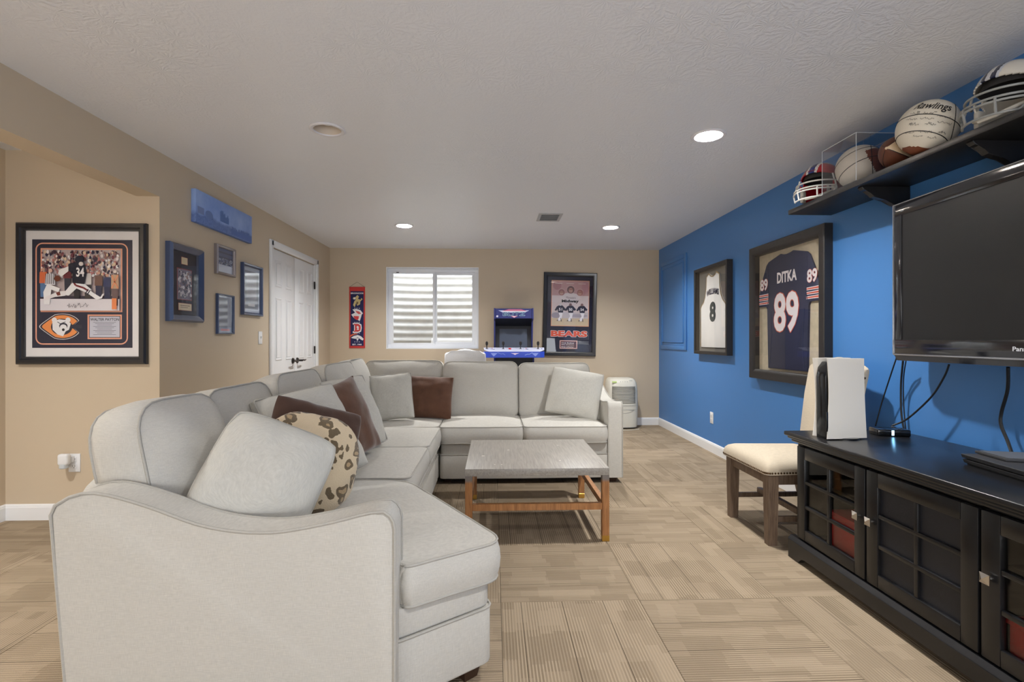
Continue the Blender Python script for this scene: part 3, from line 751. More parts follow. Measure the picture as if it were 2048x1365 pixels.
def dipped():
    """orange wood leg whose top is stained grey"""
    m = MATS['orange_wood'].copy(); m.name = 'grey_dipped_orange_wood'; MATS[m.name] = m
    k = NT(m); b = m.node_tree.nodes['Principled BSDF']; src = b.inputs['Base Color'].links[0].from_socket
    tc = k.n('ShaderNodeTexCoord'); sx = k.n('ShaderNodeSeparateXYZ'); k.l(tc.outputs['Object'], sx.inputs[0])
    f = k.math('MULTIPLY', k.math('SUBTRACT', sx.outputs[2], .335), 60.0, clamp=True); k.l(k.mix(f, src, rgb(118, 110, 104)), b.inputs['Base Color'])
dipped()
tx0, tx1, ty0, ty1, th = -.156, .657, 2.83, 3.65, .416
ct = thing('coffee_table', 'square coffee table with grey wood top and orange wood legs with brass feet', 'coffee table', ((tx0 + tx1) / 2, (ty0 + ty1) / 2, 0))
MB().box(tx0, tx1, ty0, ty1, th - .042, th, bev=.002).build('table_top', 'grey_wood', ct, world=True)
lw = .04
for x in (tx0, tx1 - lw):
    for y in (ty0, ty1 - lw):
        l = MB().box(x, x + lw, y, y + lw, .032, th - .042, bev=.0015, seg=1).build('leg', 'grey_dipped_orange_wood', ct, world=True)
        MB().box(x - .0005, x + lw + .0005, y - .0005, y + lw + .0005, 0, .033, bev=.001, seg=1).build('foot_cap', 'brass', l, world=True)
sz0, sz1 = .178, .215
for y in (ty0, ty1 - lw): MB().box(tx0 + lw, tx1 - lw, y + .006, y + lw - .006, sz0, sz1, bev=.0015, seg=1).build('stretcher', 'orange_wood', ct, world=True)
for x in (tx0, tx1 - lw): MB().box(x + .006, x + lw - .006, ty0 + lw, ty1 - lw, sz0, sz1, bev=.0015, seg=1).build('stretcher', 'orange_wood', ct, world=True)
mb = MB(); rnd = random.Random(4)
for i in range(6):
    x, y, r = rnd.uniform(tx0 + .05, tx1 - .1), rnd.uniform(ty0 + .02, ty1 - .06), rnd.uniform(.002, .006)
    a = rnd.random() * 3
    mb.prism([(x + r * math.cos(a + q) * (1 + (q % 2) * .8), y + r * math.sin(a + q)) for q in (0, 1.2, 2.4, 3.6, 4.9)], th, th + .0008, lambda a, b, h: Vector((a, b, h)))
s_ = mb.build('paint_flecks', 'crumb', ct, world=True, smooth=False); s_['kind'] = 'stuff'
# ================================================================ media console
pm('black_lacquer', (24, 24, 26), 0.28, var=0.25, vscale=14, spec=0.5, bump=0.04, bscale=60)
pm('black_matte', (20, 20, 22), 0.6); pm('dark_panel', (24, 27, 36), 0.5, var=0.2, vscale=60, bump=0.2, bscale=200)
pm('nickel', (206, 200, 192), 0.25, metal=1.0); pm('red_plastic', (206, 26, 36), 0.45); pm('cord_black', (20, 20, 22), 0.5)
CX0, CX1, CYN, CYF, CZ = 1.575, 2.13, 1.16, 2.585, .66
con = thing('media_console', 'long black media console with glass pane doors and square nickel knobs', 'tv console', ((CX0 + CX1) / 2, (CYN + CYF) / 2, 0))
# carcass
mb = MB(); t = .022; zb = .10
mb.box(CX0 + .02, CX1, CYF - t, CYF, zb, CZ - .03, .002); mb.box(CX0 + .02, CX1, CYN, CYN + t, zb, CZ - .03, .002)
mb.box(CX1 - .012, CX1, CYN + t, CYF - t, zb, CZ - .03); mb.box(CX0 + .02, CX1, CYN + t, CYF - t, zb, zb + t)
d1, d2 = 2.075, 1.575
for y in (d1, d2): mb.box(CX0 + .02, CX1 - .012, y - .011, y + .011, zb + t, CZ - .03)
mb.box(CX0 + .02, CX0 + .04, CYN + t, CYF - t, CZ - .065, CZ - .03)
mb.box(CX0 + .02, CX0 + .04, CYF - .05, CYF - t, zb, CZ - .06); mb.box(CX0 + .02, CX0 + .04, CYN + t, CYN + .05, zb, CZ - .06)
mb.build('carcass', 'black_lacquer', con, world=True)
for a, b in ((d1 + .012, CYF - t), (CYN + t, d2 - .012)):
    MB().box(CX0 + .08, CX1 - .012, a, b, .40, .416, .001).build('inner_shelf', 'black_lacquer', con, world=True)
# top with stepped moulding
o = MB().box(CX0 - .04, CX1 + .01, CYN - .03, CYF + .03, CZ - .022, CZ, bev=.006, seg=3).build('top', 'black_lacquer', con, world=True)
mb = MB(); mb.box(CX0 - .026, CX1, CYN - .02, CYF + .02, CZ - .036, CZ - .022, bev=.005); mb.box(CX0 - .012, CX1, CYN - .008, CYF + .008, CZ - .052, CZ - .036, bev=.006)
mb.build('moulding', 'black_lacquer', o, world=True)
# plinth with arched cut-out
L0, L1 = CYN - .02, CYF + .02; n = 8
poly = [(L0, 0), (L0 + .085, 0)] + [(L0 + .085 + .05 * i / n, .035 * math.sin(i / n * math.pi / 2)) for i in range(1, n + 1)] + [(L1 - .135 + .05 * i / n, .035 * math.cos(i / n * math.pi / 2)) for i in range(0, n + 1)] + [(L1, 0), (L1, .098), (L0, .098)]
mb = MB(); mb.prism(poly, CX0 - .022, CX0 + .01, lambda a, b, h: Vector((h, a, b)), bev=.003, seg=1)
mb.box(CX0 + .01, CX1, L1 - .03, L1, 0, .098, .003); mb.box(CX0 + .01, CX1, L0, L0 + .03, 0, .098, .003)
mb.prism([(CX0 - .022, .098), (CX0 + .02, .098), (CX0 + .02, .115), (CX0 - .006, .115)], L0, L1, lambda a, b, h: Vector((a, h, b)))
mb.build('plinth', 'black_lacquer', con, world=True, smooth=False)
MB().box(CX0 + .03, CX0 + .04, L0 + .03, L1 - .03, .0, .1).build('kick_board', 'black_matte', con, world=True)
def cab_door(y0, y1, glass, knob_y):
    z0, z1 = .122, CZ - .066; fx0, fx1 = CX0 - .004, CX0 + .018; fw = .062
    mb = MB()
    mb.box(fx0, fx1, y0, y0 + fw, z0, z1, .004); mb.box(fx0, fx1, y1 - fw, y1, z0, z1, .004)
    mb.box(fx0, fx1, y0 + fw, y1 - fw, z0, z0 + fw * .9, .004); mb.box(fx0, fx1, y0 + fw, y1 - fw, z1 - fw, z1, .004)
    d = mb.build('door', 'black_lacquer', con, world=True)
    ia, ib, ja, jb = y0 + fw, y1 - fw, z0 + fw * .9, z1 - fw
    w = .018; cw = (ib - ia - w) / 2; rh = (jb - ja - 2 * w) / 3
    m = MB(); ym = (ia + ib) / 2
    m.box(fx0 + .003, fx1 - .004, ym - w / 2, ym + w / 2, ja, jb, .003)
    for r_ in (1, 2):
        zz = ja + r_ * rh + (r_ - 1) * w
        m.box(fx0 + .002, fx1 - .005, ia, ib, zz, zz + w, .004)
    m.build('muntin', 'black_lacquer', d, world=True)
    for c in range(2):
        for r_ in range(3):
            a = ia + c * (cw + w); zz = ja + r_ * (rh + w)
            MB().box(fx1 - .008, fx1 - .005, a - .003, a + cw + .003, zz - .003, zz + rh + .003).build('pane', 'cabinet_glass' if glass else 'dark_panel', d, world=True)
    kz = .385
    kb = MB(); kb.cyl((fx0, knob_y, kz), (fx0 - .016, knob_y, kz), .006, n=10)
    s_ = .0165
    sq = lambda x, h: [Vector((x, knob_y - h, kz - h)), Vector((x, knob_y + h, kz - h)), Vector((x, knob_y + h, kz + h)), Vector((x, knob_y - h, kz + h))]
    kb.loft([sq(fx0 - .014, s_ * .8), sq(fx0 - .018, s_), sq(fx0 - .021, s_), sq(fx0 - .030, .001)])
    kb.build('knob', 'nickel', d, world=True, smooth=False)
cab_door(2.08, 2.555, True, 2.112); cab_door(1.58, 2.07, False, 2.038); cab_door(1.19, 1.57, True, 1.538)
# things behind the glass
def bin_(name, x0, x1, y0, y1, z0, z1, label):
    r = thing(name, label, 'box', ((x0 + x1) / 2, (y0 + y1) / 2, z0))
    mb = MB(); t = .006
    mb.box(x0, x0 + t, y0, y1, z0, z1, .001); mb.box(x1 - t, x1, y0, y1, z0, z1, .001); mb.box(x0 + t, x1 - t, y0, y0 + t, z0, z1, .001); mb.box(x0 + t, x1 - t, y1 - t, y1, z0, z1, .001); mb.box(x0, x1, y0, y1, z0, z0 + t)
    mb.build('bin_body', 'red_plastic', r, world=True)
    mb = MB(); e = .008
    mb.box(x0 - e, x1 + e, y0 - e, y1 + e, z1 - .018, z1, .003); mb.build('rim', 'red_plastic', r, world=True)
bin_('storage_box', 1.615, 1.93, 2.10, 2.36, .123, .325, 'bright red storage box behind the glass door next to the dining chair')
bin_('storage_box', 1.615, 1.98, 1.20, 1.52, .123, .27, 'low red storage box behind the glass door with grey gadgets above it')
pm('grey_plastic', (150, 150, 152), .45)
g = thing('game_accessory', 'grey game accessory on top of the low red storage box', 'accessory', (1.75, 1.40, .27))
MB().lathe([(.03, 0), (.045, .012), (.045, .03), (.02, .045)], 16).build('body', 'grey_plastic', g); MB().tube([(.0, 0, .04), (.03, .03, .07), (.09, .02, .06), (.12, -.03, .03)], .006, 8).build('cable', 'grey_plastic', g)
g = thing('receiver_box', 'slim black receiver on the inner shelf of the media console', 'receiver', (1.88, 2.32, .416))
MB().box(-.13, .13, -.17, .17, .008, .062, .004).build('case', 'black_matte', g); MB().box(-.134, -.13, -.15, .15, .044, .047).build('trim_line', 'nickel', g)
mb = MB()
for sx in (-.1, .1):
    for sy in (-.14, .14): mb.cyl((sx, sy, 0), (sx, sy, .009), .012, n=10)
mb.build('feet', 'black_matte', g)
tag(MB().tube([(1.70, 2.30, .43), (1.67, 2.27, .45), (1.66, 2.22, .47), (1.68, 2.18, .45), (1.69, 2.16, .42)], .005, 8).build('looped_cable', 'grey_plastic'), 'thin grey cable looped on the inner shelf of the media console', 'cable')
# ================================================================ game console (white, upright)
pm('warm_white_shell', (232, 228, 220), .45, var=.01); pm('piano_black', (16, 17, 20), .12, coat=.4)
M = Matrix.Translation((1.715, 2.415, CZ)) @ Matrix.Rotation(R(6), 4, 'Z')
gc = thing('game_console', 'tall white and black upright game console on the media console', 'game console', M=M)
# local: -X is the front, plates to +-Y, height Z
def plate(side):
    n = 12; rings = []
    for i in range(n + 1):
        z = .005 + .385 * i / n; tz = i / n
        xf = -.125 + .012 * math.sin(tz * math.pi) ; xb = .088 - .018 * tz
        yo = side * (.048 + .004 * (2 * tz - 1) ** 2 + .003 * tz); yi = side * (.030)
        yf = side * (.036 + .020 * max(0, tz - .35) + .012 * (1 - tz)); mid = -.062 - .03 * max(0, tz - .45)
        ring = [(xf, yf - side * .004), (xf, yf + side * .001), (mid, yo), (xb, yo - side * .004), (xb, yi), (xf + .012, yi - side * .0)]
        rings.append([Vector((a, b, z)) for a, b in ring])
    MB().loft(rings).build('side_plate', 'warm_white_shell', gc, ang=30)
plate(1); plate(-1)
poly = [(-.118, .0), (-.12, .30), (-.112, .345), (-.09, .372), (-.05, .38), (.075, .372), (.075, 0)]
MB().prism(poly, -.031, .031, lambda a, b, h: Vector((a, h, b)), bev=.004).build('core', 'piano_black', gc)
MB().box(-.127, -.119, -.0475, -.0425, .04, .135, .001).build('disc_slot', 'piano_black', gc)
MB().lathe([(.07, 0), (.07, .006), (.05, .008)], 24).build('stand', 'piano_black', gc)
# ================================================================ small streaming box
emit_mat('blue_led', (.25, .6, 1, 1), 9.0)
M = Matrix.Translation((1.995, 2.47, CZ)) @ Matrix.Rotation(R(-12), 4, 'Z')
sb = thing('streaming_box', 'small black streaming box with glowing blue light bar', 'streaming box', M=M)
MB().box(-.075, .075, -.045, .045, 0, .034, bev=.007, seg=3).build('case', 'piano_black', sb)
MB().box(-.012, -.002, -.0462, -.0445, .006, .03).build('light_bar', 'blue_led', sb)
# ================================================================ slim black console with flat controller on top
pm('charcoal_plastic', (52, 52, 54), .5); pm('grey_film', (96, 98, 102), .35)
M = Matrix.Translation((1.93, 1.74, CZ)) @ Matrix.Rotation(R(-8), 4, 'Z')
pc = thing('slim_game_console', 'flat matte black slim game console lying on the media console', 'game console', M=M)
sk = lambda x, y, z: Vector((x - (z - .02) * .35, y, z))
def slab(z0, z1, x0, x1, name):
    fn = lambda a, b, h: sk(a, b, h)
    MB().prism([(x0, -.135), (x1, -.135), (x1, .135), (x0, .135)], z0, z1, fn, bev=.003).build(name, 'charcoal_plastic', pc, smooth=False)
slab(.004, .02, -.13, .13, 'lower_case'); slab(.023, .039, -.13, .13, 'upper_case')
MB().box(-.12, .12, -.125, .125, .0, .03).build('vent_gap', 'black_matte', pc)
M = Matrix.Translation((1.95, 1.80, CZ + .0395)) @ Matrix.Rotation(R(-15), 4, 'Z') @ Matrix.Rotation(R(0), 4, 'Y')
fc = thing('flat_tablet', 'thin grey tablet-like device resting on the slim black console', 'tablet', M=M)
MB().prism([(-.085, -.07), (.085, -.07), (.07, .07), (-.10, .07)], 0, .011, lambda a, b, h: Vector((a, b, h)), bev=.003).build('body', 'charcoal_plastic', fc, smooth=False)
MB().prism([(-.075, -.06), (.075, -.06), (.06, .06), (-.09, .06)], .011, .0125, lambda a, b, h: Vector((a, b, h))).build('touch_face', 'grey_film', fc, smooth=False)
# ================================================================ wall television
pm('tv_bezel', (24, 25, 30), .12, coat=.6, var=.02); pm('tv_silver', (190, 192, 198), .25, metal=.9)
pm('tv_screen', (26, 26, 27), .38, var=.02, spec=.35)
tl = on_x(1790, 412, 2.075); 
M = Matrix.Translation((2.075, tl.y, 1.035)) @ Matrix.Rotation(R(-90 - 2.6), 4, 'Z')
# local: x runs along the wall towards the camera side, -y faces the room
tv = thing('television', 'large wall mounted black flat television with silver edge trim', 'television', M=M)
TW, THh = 1.38, .80
MB().box(0, TW, .0, .07, 0.0, THh, bev=.006).build('case', 'black_matte', tv)
mb = MB(); bz = .055
mb.box(.004, TW - .004, -.012, 0, THh - .065, THh - .004, .002); mb.box(.004, TW - .004, -.012, 0, .03, .105, .002)
mb.box(.004, .004 + bz, -.012, 0, .105, THh - .065, .002); mb.box(TW - .004 - bz, TW - .004, -.012, 0, .105, THh - .065, .002)
mb.build('bezel', 'tv_bezel', tv)
MB().box(.004 + bz, TW - .004 - bz, -.008, -.002, .105, THh - .065).build('screen', 'tv_screen', tv)
MB().tube([(.004, -.012, .03), (.004, -.012, THh - .004), (TW - .004, -.012, THh - .004), (TW - .004, -.012, .03)], .0035, 8).build('edge_trim', 'tv_silver', tv)
MB().box(.01, TW - .01, -.017, -.010, .026, .034, .002).build('lower_trim', 'tv_silver', tv)
MB().prism([(.035, 0.0), (TW - .035, 0.0), (TW - .01, .027), (.01, .027)], -.012, .03, lambda a, b, h: Vector((a, h, b))).build('speaker_bar', 'tv_bezel', tv, smooth=False)
P = Print((0, -.0122, 0)); P.text('VIERA', .05, THh - .047, .075, THh - .041, (190, 192, 200), .02); P.build('model_badge', tv)
P = Print((0, -.0122, 0)); P.text('Panasonic', TW / 2 - .06, .06, TW / 2 + .06, .078, (214, 216, 222), .02)
P.build('maker_badge', tv)
MB().box(.35, .85, .07, .115, .2, .6, .004).build('wall_bracket', 'black_matte', tv)
# cords hanging from the television
def cord(pts, r, label, n=8):
    P_ = [Vector(p) for p in pts]; out = []
    for i in range(len(P_) - 1):
        p0 = P_[max(i - 1, 0)]; p1 = P_[i]; p2 = P_[i + 1]; p3 = P_[min(i + 2, len(P_) - 1)]
        for k_ in range(n):
            t = k_ / n; out.append(.5 * ((2 * p1) + (-p0 + p2) * t + (2 * p0 - 5 * p1 + 4 * p2 - p3) * t * t + (-p0 + 3 * p1 - 3 * p2 + p3) * t ** 3))
    out.append(P_[-1])
    return tag(MB().tube(out, r, 7).build('power_cord' if 'power' in label else 'cable', 'cord_black'), label, 'cable')
A = lambda px, py, X: on_x(px, py, X)
cord([A(1793, 716, 2.14), A(1780, 755, 2.15), A(1764, 805, 2.16), A(1751, 853, 2.14)], .0035, 'thin black cable slanting down behind the tall white game console')
cord([A(1806, 722, 2.15), A(1802, 770, 2.18), A(1803, 830, 2.19), A(1812, 880, 2.19), A(1815, 905, 2.19)], .005, 'black cable dropping straight behind the streaming box')
cord([A(1812, 722, 2.16), A(1807, 760, 2.19), A(1808, 820, 2.2), A(1816, 900, 2.2)], .003, 'thinner black cable hanging beside the straight drop behind the streaming box')
cord([A(1898, 730, 2.12), A(1888, 755, 2.14), A(1862, 795, 2.14), A(1815, 838, 2.12), A(1785, 852, 2.08), Vector((2.05, 2.50, CZ + .03))], .0045, 'black cable sweeping from the television to the streaming box')
cord([A(2016, 735, 2.13), A(2015, 780, 2.16), A(2003, 825, 2.18), A(2002, 850, 2.18), A(2016, 885, 2.17), A(2026, 915, 2.15), Vector((2.15, 2.02, CZ + .008))], .0065, 'thick black power cord hanging from the television behind the slim black console')
cord([Vector((2.068, 2.45, CZ + .012)), A(1798, 860, 2.12), A(1806, 868, 2.15), A(1812, 880, 2.17)], .003, 'short black cable out of the side of the streaming box')
# ================================================================ dining chair with nailheads
ch = thing('dining_chair', 'cream upholstered dining chair with nailhead trim and brown wood legs', 'chair', (1.76, 2.97, 0))
sx0, sx1, sy0, sy1 = 1.50, 1.99, 2.72, 3.24
def tapered(x, y, wx, wy, z0, z1, dx=0, dy=0, k=.72):
    r = lambda z, f, ox, oy: [Vector((x + ox + a * wx / 2 * f, y + oy + b * wy / 2 * f, z)) for a, b in ((-1, -1), (1, -1), (1, 1), (-1, 1))]
    return MB().loft([r(z0, k, dx, dy), r((z0 + z1) * .6, .95, dx * .3, dy * .3), r(z1, 1, 0, 0)])
for y in (sy0 + .035, sy1 - .04): tapered(sx0 + .045, y, .06, .055, 0, .39, .0, 0, .8).build('leg', 'chair_wood', ch, world=True, smooth=False)
for y in (sy0 + .04, sy1 - .045): tapered(sx1 - .03, y, .055, .05, 0, .40, .07, 0, .8).build('leg', 'chair_wood', ch, world=True, smooth=False)
for y in (sy0 + .02, sy1 - .045): MB().box(sx0 + .06, sx1 - .04, y, y + .025, .335, .40, .002).build('apron', 'chair_wood', ch, world=True)
for x in (sx0 + .025, sx1 - .05): MB().box(x, x + .025, sy0 + .05, sy1 - .06, .335, .40, .002).build('apron', 'chair_wood', ch, world=True)
for y in (sy0 + .03, sy1 - .045): MB().box(sx0 + .06, sx1 + .0, y, y + .02, .125, .155, .002).build('stretcher', 'chair_wood', ch, world=True)
MB().box(sx0 + .2, sx0 + .23, sy0 + .05, sy1 - .045, .16, .19, .002).build('stretcher', 'chair_wood', ch, world=True)
# seat pad: rounded slab, domed
pts = round_poly([(sx0 - .005, sy0 - .01), (sx1, sy0 + .015), (sx1, sy1 - .015), (sx0 - .005, sy1 + .01)], .035, 5, .04); c = sum(pts, Vector((0, 0))) / len(pts)
rings = [[Vector((p.x, p.y, .395)) for p in pts], [Vector((p.x, p.y, .425)) for p in pts]]
for t_, z in ((.03, .445), (.08, .460), (.18, .472), (.4, .482), (.7, .487), (.96, .488)): rings.append([Vector((*(p.lerp(c, t_)), z)) for p in pts])
seat_o = MB().loft(rings).build('seat', 'chair_linen', ch, world=True, ang=60)
pm('antique_nail', (92, 70, 48), .35, metal=.9)
def nails(pts, nrm, parent, r=.0062):
    mb = MB()
    for p, n_ in zip(pts, nrm):
        n_ = Vector(n_).normalized(); p = Vector(p)
        mb.loft([MB.circle(p - n_ * .001, n_, r, 8), MB.circle(p + n_ * .002, n_, r * .85, 8), MB.circle(p + n_ * .0035, n_, r * .35, 8)], False, True)
    o = mb.build('nailhead_trim', 'antique_nail', parent, world=True); o['kind'] = 'stuff'; return o
pl = round_poly([(sx0 - .005, sy0 - .01), (sx1, sy0 + .015), (sx1, sy1 - .015), (sx0 - .005, sy1 + .01)], .035, 5, .017)
npnt = []; nn = []
for i, p in enumerate(pl):
    if i % 1 == 0:
        t_ = (pl[(i + 1) % len(pl)] - pl[i - 1]).normalized(); npnt.append((p.x, p.y, .406)); nn.append((t_.y, -t_.x, 0))
nails(npnt, nn, seat_o)
# back: camel-top upholstered panel leaning back
poly = []
W2, zt = .235, 1.0
zs = .40
yc = (sy0 + sy1) / 2
outl = [(-.185, .42), (-.20, .60), (-.225, .80), (-.24, .95), (-.236, .972), (-.215, .978), (-.16, .985), (-.11, 1.005), (-.05, 1.028), (0, 1.035), (.05, 1.028), (.11, 1.005), (.16, .985), (.215, .978), (.236, .972), (.24, .95), (.225, .80), (.20, .60), (.185, .42)]
lean = lambda a, b, h: Vector((1.945 + (b - .42) * .20 + h, yc + a, b))
bk = MB().prism(outl, 0, .055, lean, bev=.016, seg=3).build('backrest', 'chair_linen', ch, world=True, ang=60)
pp = []; qn = []
for sgn in (1, -1):
    edge = [(x * 1, z) for x, z in outl if x <= -.18][:4]
    for (a, z0_), (b, z1_) in zip(edge, edge[1:]):
        m = max(1, int((z1_ - z0_) / .023))
        for i in range(m):
            t_ = i / m; pp.append(lean((a + (b - a) * t_) * sgn * -1 * -1, z0_ + (z1_ - z0_) * t_, .026)); qn.append((0, -1 if sgn > 0 else 1, 0))
nails([p for p, q in zip(pp, qn) if q[1] < 0], [q for q in qn if q[1] < 0], bk, .0075)
# ================================================================ shelf
SX0, SZ = 1.93, 1.957
sh = thing('display_shelf', 'long black wall shelf with scrolled brackets', 'shelf', (XR, 2.0, SZ))
pm('black_shelf', (30, 29, 30), .4, var=.2, vscale=20, bump=.08, bscale=60, stretch=(1, .1, 1))
MB().box(SX0, XR - .001, .55, 3.235, SZ, SZ + .03, bev=.003).build('board', 'black_shelf', sh, world=True)
br = [(0, 0), (-.265, 0), (-.268, -.012), (-.255, -.03), (-.235, -.036), (-.215, -.06), (-.20, -.085), (-.17, -.098), (-.135, -.105), (-.11, -.125), (-.09, -.15), (-.06, -.165), (-.03, -.175), (0, -.18)]
for y in (2.62, 2.0, 1.38, .8):
    MB().prism(br, -.016, .016, lambda a, b, h, y=y: Vector((XR - .001 + a, y + h, SZ + b * .67)), bev=.004).build('bracket', 'black_shelf', sh, world=True, smooth=False)
ST = SZ + .03
# ---- football helmets
pm('helmet_pad', (40, 38, 38), .8); pm('helmet_pad_light', (214, 208, 196), .6)
def helmet(name, label, M, shell, stripes, mask_col, word=None, word_col=(30, 30, 34), sc=1.0):
    r = thing(name, label, 'helmet', M=M)
    mm = pm(name + '_mask_%d' % mask_col[0], mask_col, .35)
    mb = MB(); nu, nv = 144, 96; ax, ay, az = .138 * sc, .113 * sc, .128 * sc; cz = .128 * sc
    g = {}; zlow = -.115 * sc
    for i in range(nu):
        for j in range(nv + 1):
            th = 2 * math.pi * i / nu; ph = math.pi * (j / nv) * .84
            x = ax * math.sin(ph) * math.cos(th); y = ay * math.sin(ph) * math.sin(th); z = az * math.cos(ph)
            if z < -.02 * sc:                       # jaw line drops at the sides, neck at the back
                f = (-.02 * sc - z); x *= 1 - .5 * f; y = math.copysign(max(abs(y), abs(ay * math.sin(th)) * .86), y); x = math.copysign(max(abs(x), abs(ax * math.cos(th)) * .86), x)
            g[(i, j)] = mb.bm.verts.new((x, y, z + cz))
    lay = []
    for i in range(nu):
        for j in range(nv):
            q = [g[(i, j)], g[(i, j + 1)], g[((i + 1) % nu, j + 1)], g[((i + 1) % nu, j)]]
            c = sum((v_.co for v_ in q), Vector()) / 4; zc = c.z - cz
            side = abs(c.y) / ay
            if c.x > .005 * sc and zc < .048 * sc - .02 * sc * side * side:   # face opening
                jaw = side > .84 and c.x < .062 * sc and zc < -.0 * sc
                if not jaw: continue
            if (c - Vector((.012 * sc, 0, cz - .02 * sc))).xz.length < .016 * sc and side > .8: continue   # ear hole
            try: f = mb.bm.faces.new(q)
            except ValueError: continue
    bmesh.ops.delete(mb.bm, geom=[v_ for v_ in mb.bm.verts if not v_.link_faces], context='VERTS')
    bmesh.ops.remove_doubles(mb.bm, verts=mb.bm.verts[:], dist=1e-5)
    bmesh.ops.recalc_face_normals(mb.bm, faces=mb.bm.faces[:])
    bmesh.ops.solidify(mb.bm, geom=mb.bm.faces[:], thickness=.006 * sc)
    mats = [name + '_shell'] + [name + '_stripe_%d' % k_ for k_ in range(len(stripes))]
    pm(mats[0], shell, .2, coat=.5, var=.02)
    for k_, (hw0, hw1, c_) in enumerate(stripes): pm(mats[1 + k_], c_, .2, coat=.5, var=.02)
    for f in mb.bm.faces:
        c = f.calc_center_median()
        for k_, (a, b, c_) in enumerate(stripes):
            if a <= abs(c.y) <= b and (c.z - cz) > -.06 * sc: f.material_index = 1 + k_
    so = mb.build('shell', mats, r, ang=50)
    # padding
    pb = MB(); 
    rings = []
    for j in range(8):
        ph = math.pi * (.04 + .40 * j / 7); rings.append([Vector((ax * .9 * math.sin(ph) * math.cos(t_) - .008 * sc, ay * .9 * math.sin(ph) * math.sin(t_), az * .9 * math.cos(ph) + cz - .002)) for t_ in [2 * math.pi * q / 24 for q in range(24)]])
    pb.loft(rings, True, False); pb.build('liner', 'helmet_pad', r, ang=60)
    for sg in (1, -1): MB().box(.02 * sc, .06 * sc, -.011 * sc, .011 * sc, -.03 * sc, .045 * sc, bev=.008 * sc, M=Matrix.Translation((.0, sg * ay * .82, cz - .075 * sc))).build('jaw_pad', 'helmet_pad_light', r)
    # facemask
    fm = MB(); rr = .0048 * sc
    def arc(z, a0, a1, f=1.18, n=16, dz=0.0):
        return [Vector((ax * f * math.cos(a0 + (a1 - a0) * i / n) + .006 * sc, ay * (f * .97) * math.sin(a0 + (a1 - a0) * i / n), cz + z * sc + dz * math.cos(2 * (a0 + (a1 - a0) * i / n)))) for i in range(n + 1)]
    fm.tube(arc(-.015, R(-78), R(78), 1.16), rr, 8); fm.tube(arc(-.05, R(-64), R(64), 1.26), rr, 8); fm.tube(arc(-.066, R(-64), R(64), 1.28), rr, 8); fm.tube(arc(-.112, R(-50), R(50), 1.22), rr, 8)
    for a in (-64, 64, -24, 24):
        top = arc(-.015, R(a), R(a), 1.16, 1)[0] if abs(a) > 30 else arc(-.05, R(a), R(a), 1.26, 1)[0]
        bot = arc(-.112, R(max(-50, min(50, a))), 0, 1.22, 1)[0]; mid = arc(-.066, R(a), 0, 1.29, 1)[0]
        fm.tube([top, mid, bot], rr, 8)
    for a in (-50, 50): fm.tube([arc(-.015, R(a * 1.3), 0, 1.1, 1)[0], arc(.03, R(a * 1.25), 0, 1.0, 1)[0]], rr, 8)
    fm.build('facemask', mm, r)
    # chin strap and cup
    cs = MB(); cs.tube([(.03 * sc, .1 * sc, cz - .06 * sc), (.09 * sc, .075 * sc, cz - .085 * sc), (.125 * sc, .03 * sc, cz - .105 * sc), (.125 * sc, -.03 * sc, cz - .105 * sc), (.09 * sc, -.075 * sc, cz - .085 * sc), (.03 * sc, -.1 * sc, cz - .06 * sc)], .008 * sc, 8)
    cs.build('chin_strap', 'helmet_pad_light', r)
    if word:
        def wp(u, v, h):
            a = u / (ax * .98); rad = 1.012 + h * 6
            ph = math.asin(min(.95, (v + .052 * sc) / az)); return Vector((ax * rad * math.cos(ph) * math.cos(a), ay * rad * math.cos(ph) * math.sin(a), cz + az * rad * math.sin(ph)))
        P = Print(warp=wp); P.rect(-.045 * sc, .002 * sc, .045 * sc, .017 * sc, mask_col); P.text(word, -.03 * sc, .004 * sc, .03 * sc, .014 * sc, word_col, .02)
        # text reads left to right seen from the front: mirror u
        P.v = [Vector((p.x, -p.y, p.z)) if False else p for p in P.v]; P.build('front_plate', r)
    return r
def hM(x, y, yaw, tilt=0): return Matrix.Translation((x, y, ST)) @ Matrix.Rotation(yaw, 4, 'Z') @ Matrix.Rotation(tilt, 4, 'Y')
helmet('football_helmet', 'red football helmet with blue and white stripe and white facemask', hM(2.055, 3.085, R(-150)), (186, 28, 44), [(0, .016, (40, 54, 120)), (.016, .032, (236, 234, 230))], (236, 234, 228), 'Riddell', (150, 30, 40))
helmet('football_helmet_white', 'white football helmet with dark stripes and grey metal facemask', hM(2.065, 1.93, R(-172)), (222, 216, 204), [(.0, .010, (222, 222, 226)), (.010, .026, (40, 44, 70)), (.026, .036, (200, 204, 214))], (150, 152, 150))
# ---- balls
def ball(name, label, cat, center, Rr, mats, face_fn, seams, M):
    r = thing(name, label, cat, M=Matrix.Translation(center) @ M)
    mb = MB(); bmesh.ops.create_icosphere(mb.bm, subdivisions=5, radius=Rr)
    for f in mb.bm.faces: f.material_index = face_fn(f.calc_center_median().normalized())
    mb.build('skin', mats, r, ang=80)
    sm = MB()
    for ax_, d in seams:
        ax_ = Vector(ax_).normalized(); sm.tube(MB.circle(ax_ * d * Rr, ax_, math.sqrt(1 - d * d) * Rr * 1.001, 64), Rr * .016, 6, closed=True)
    sm.build('seam', 'cord_black', r); return r
pm('ball_white', (232, 224, 208), .35, bump=.25, bscale=900, var=.02); pm('ball_brown', (128, 70, 44), .5, bump=.4, bscale=700); pm('football_leather', (98, 54, 36), .5, bump=.4, bscale=500); pm('football_white', (226, 204, 172), .4, bump=.2, bscale=400)
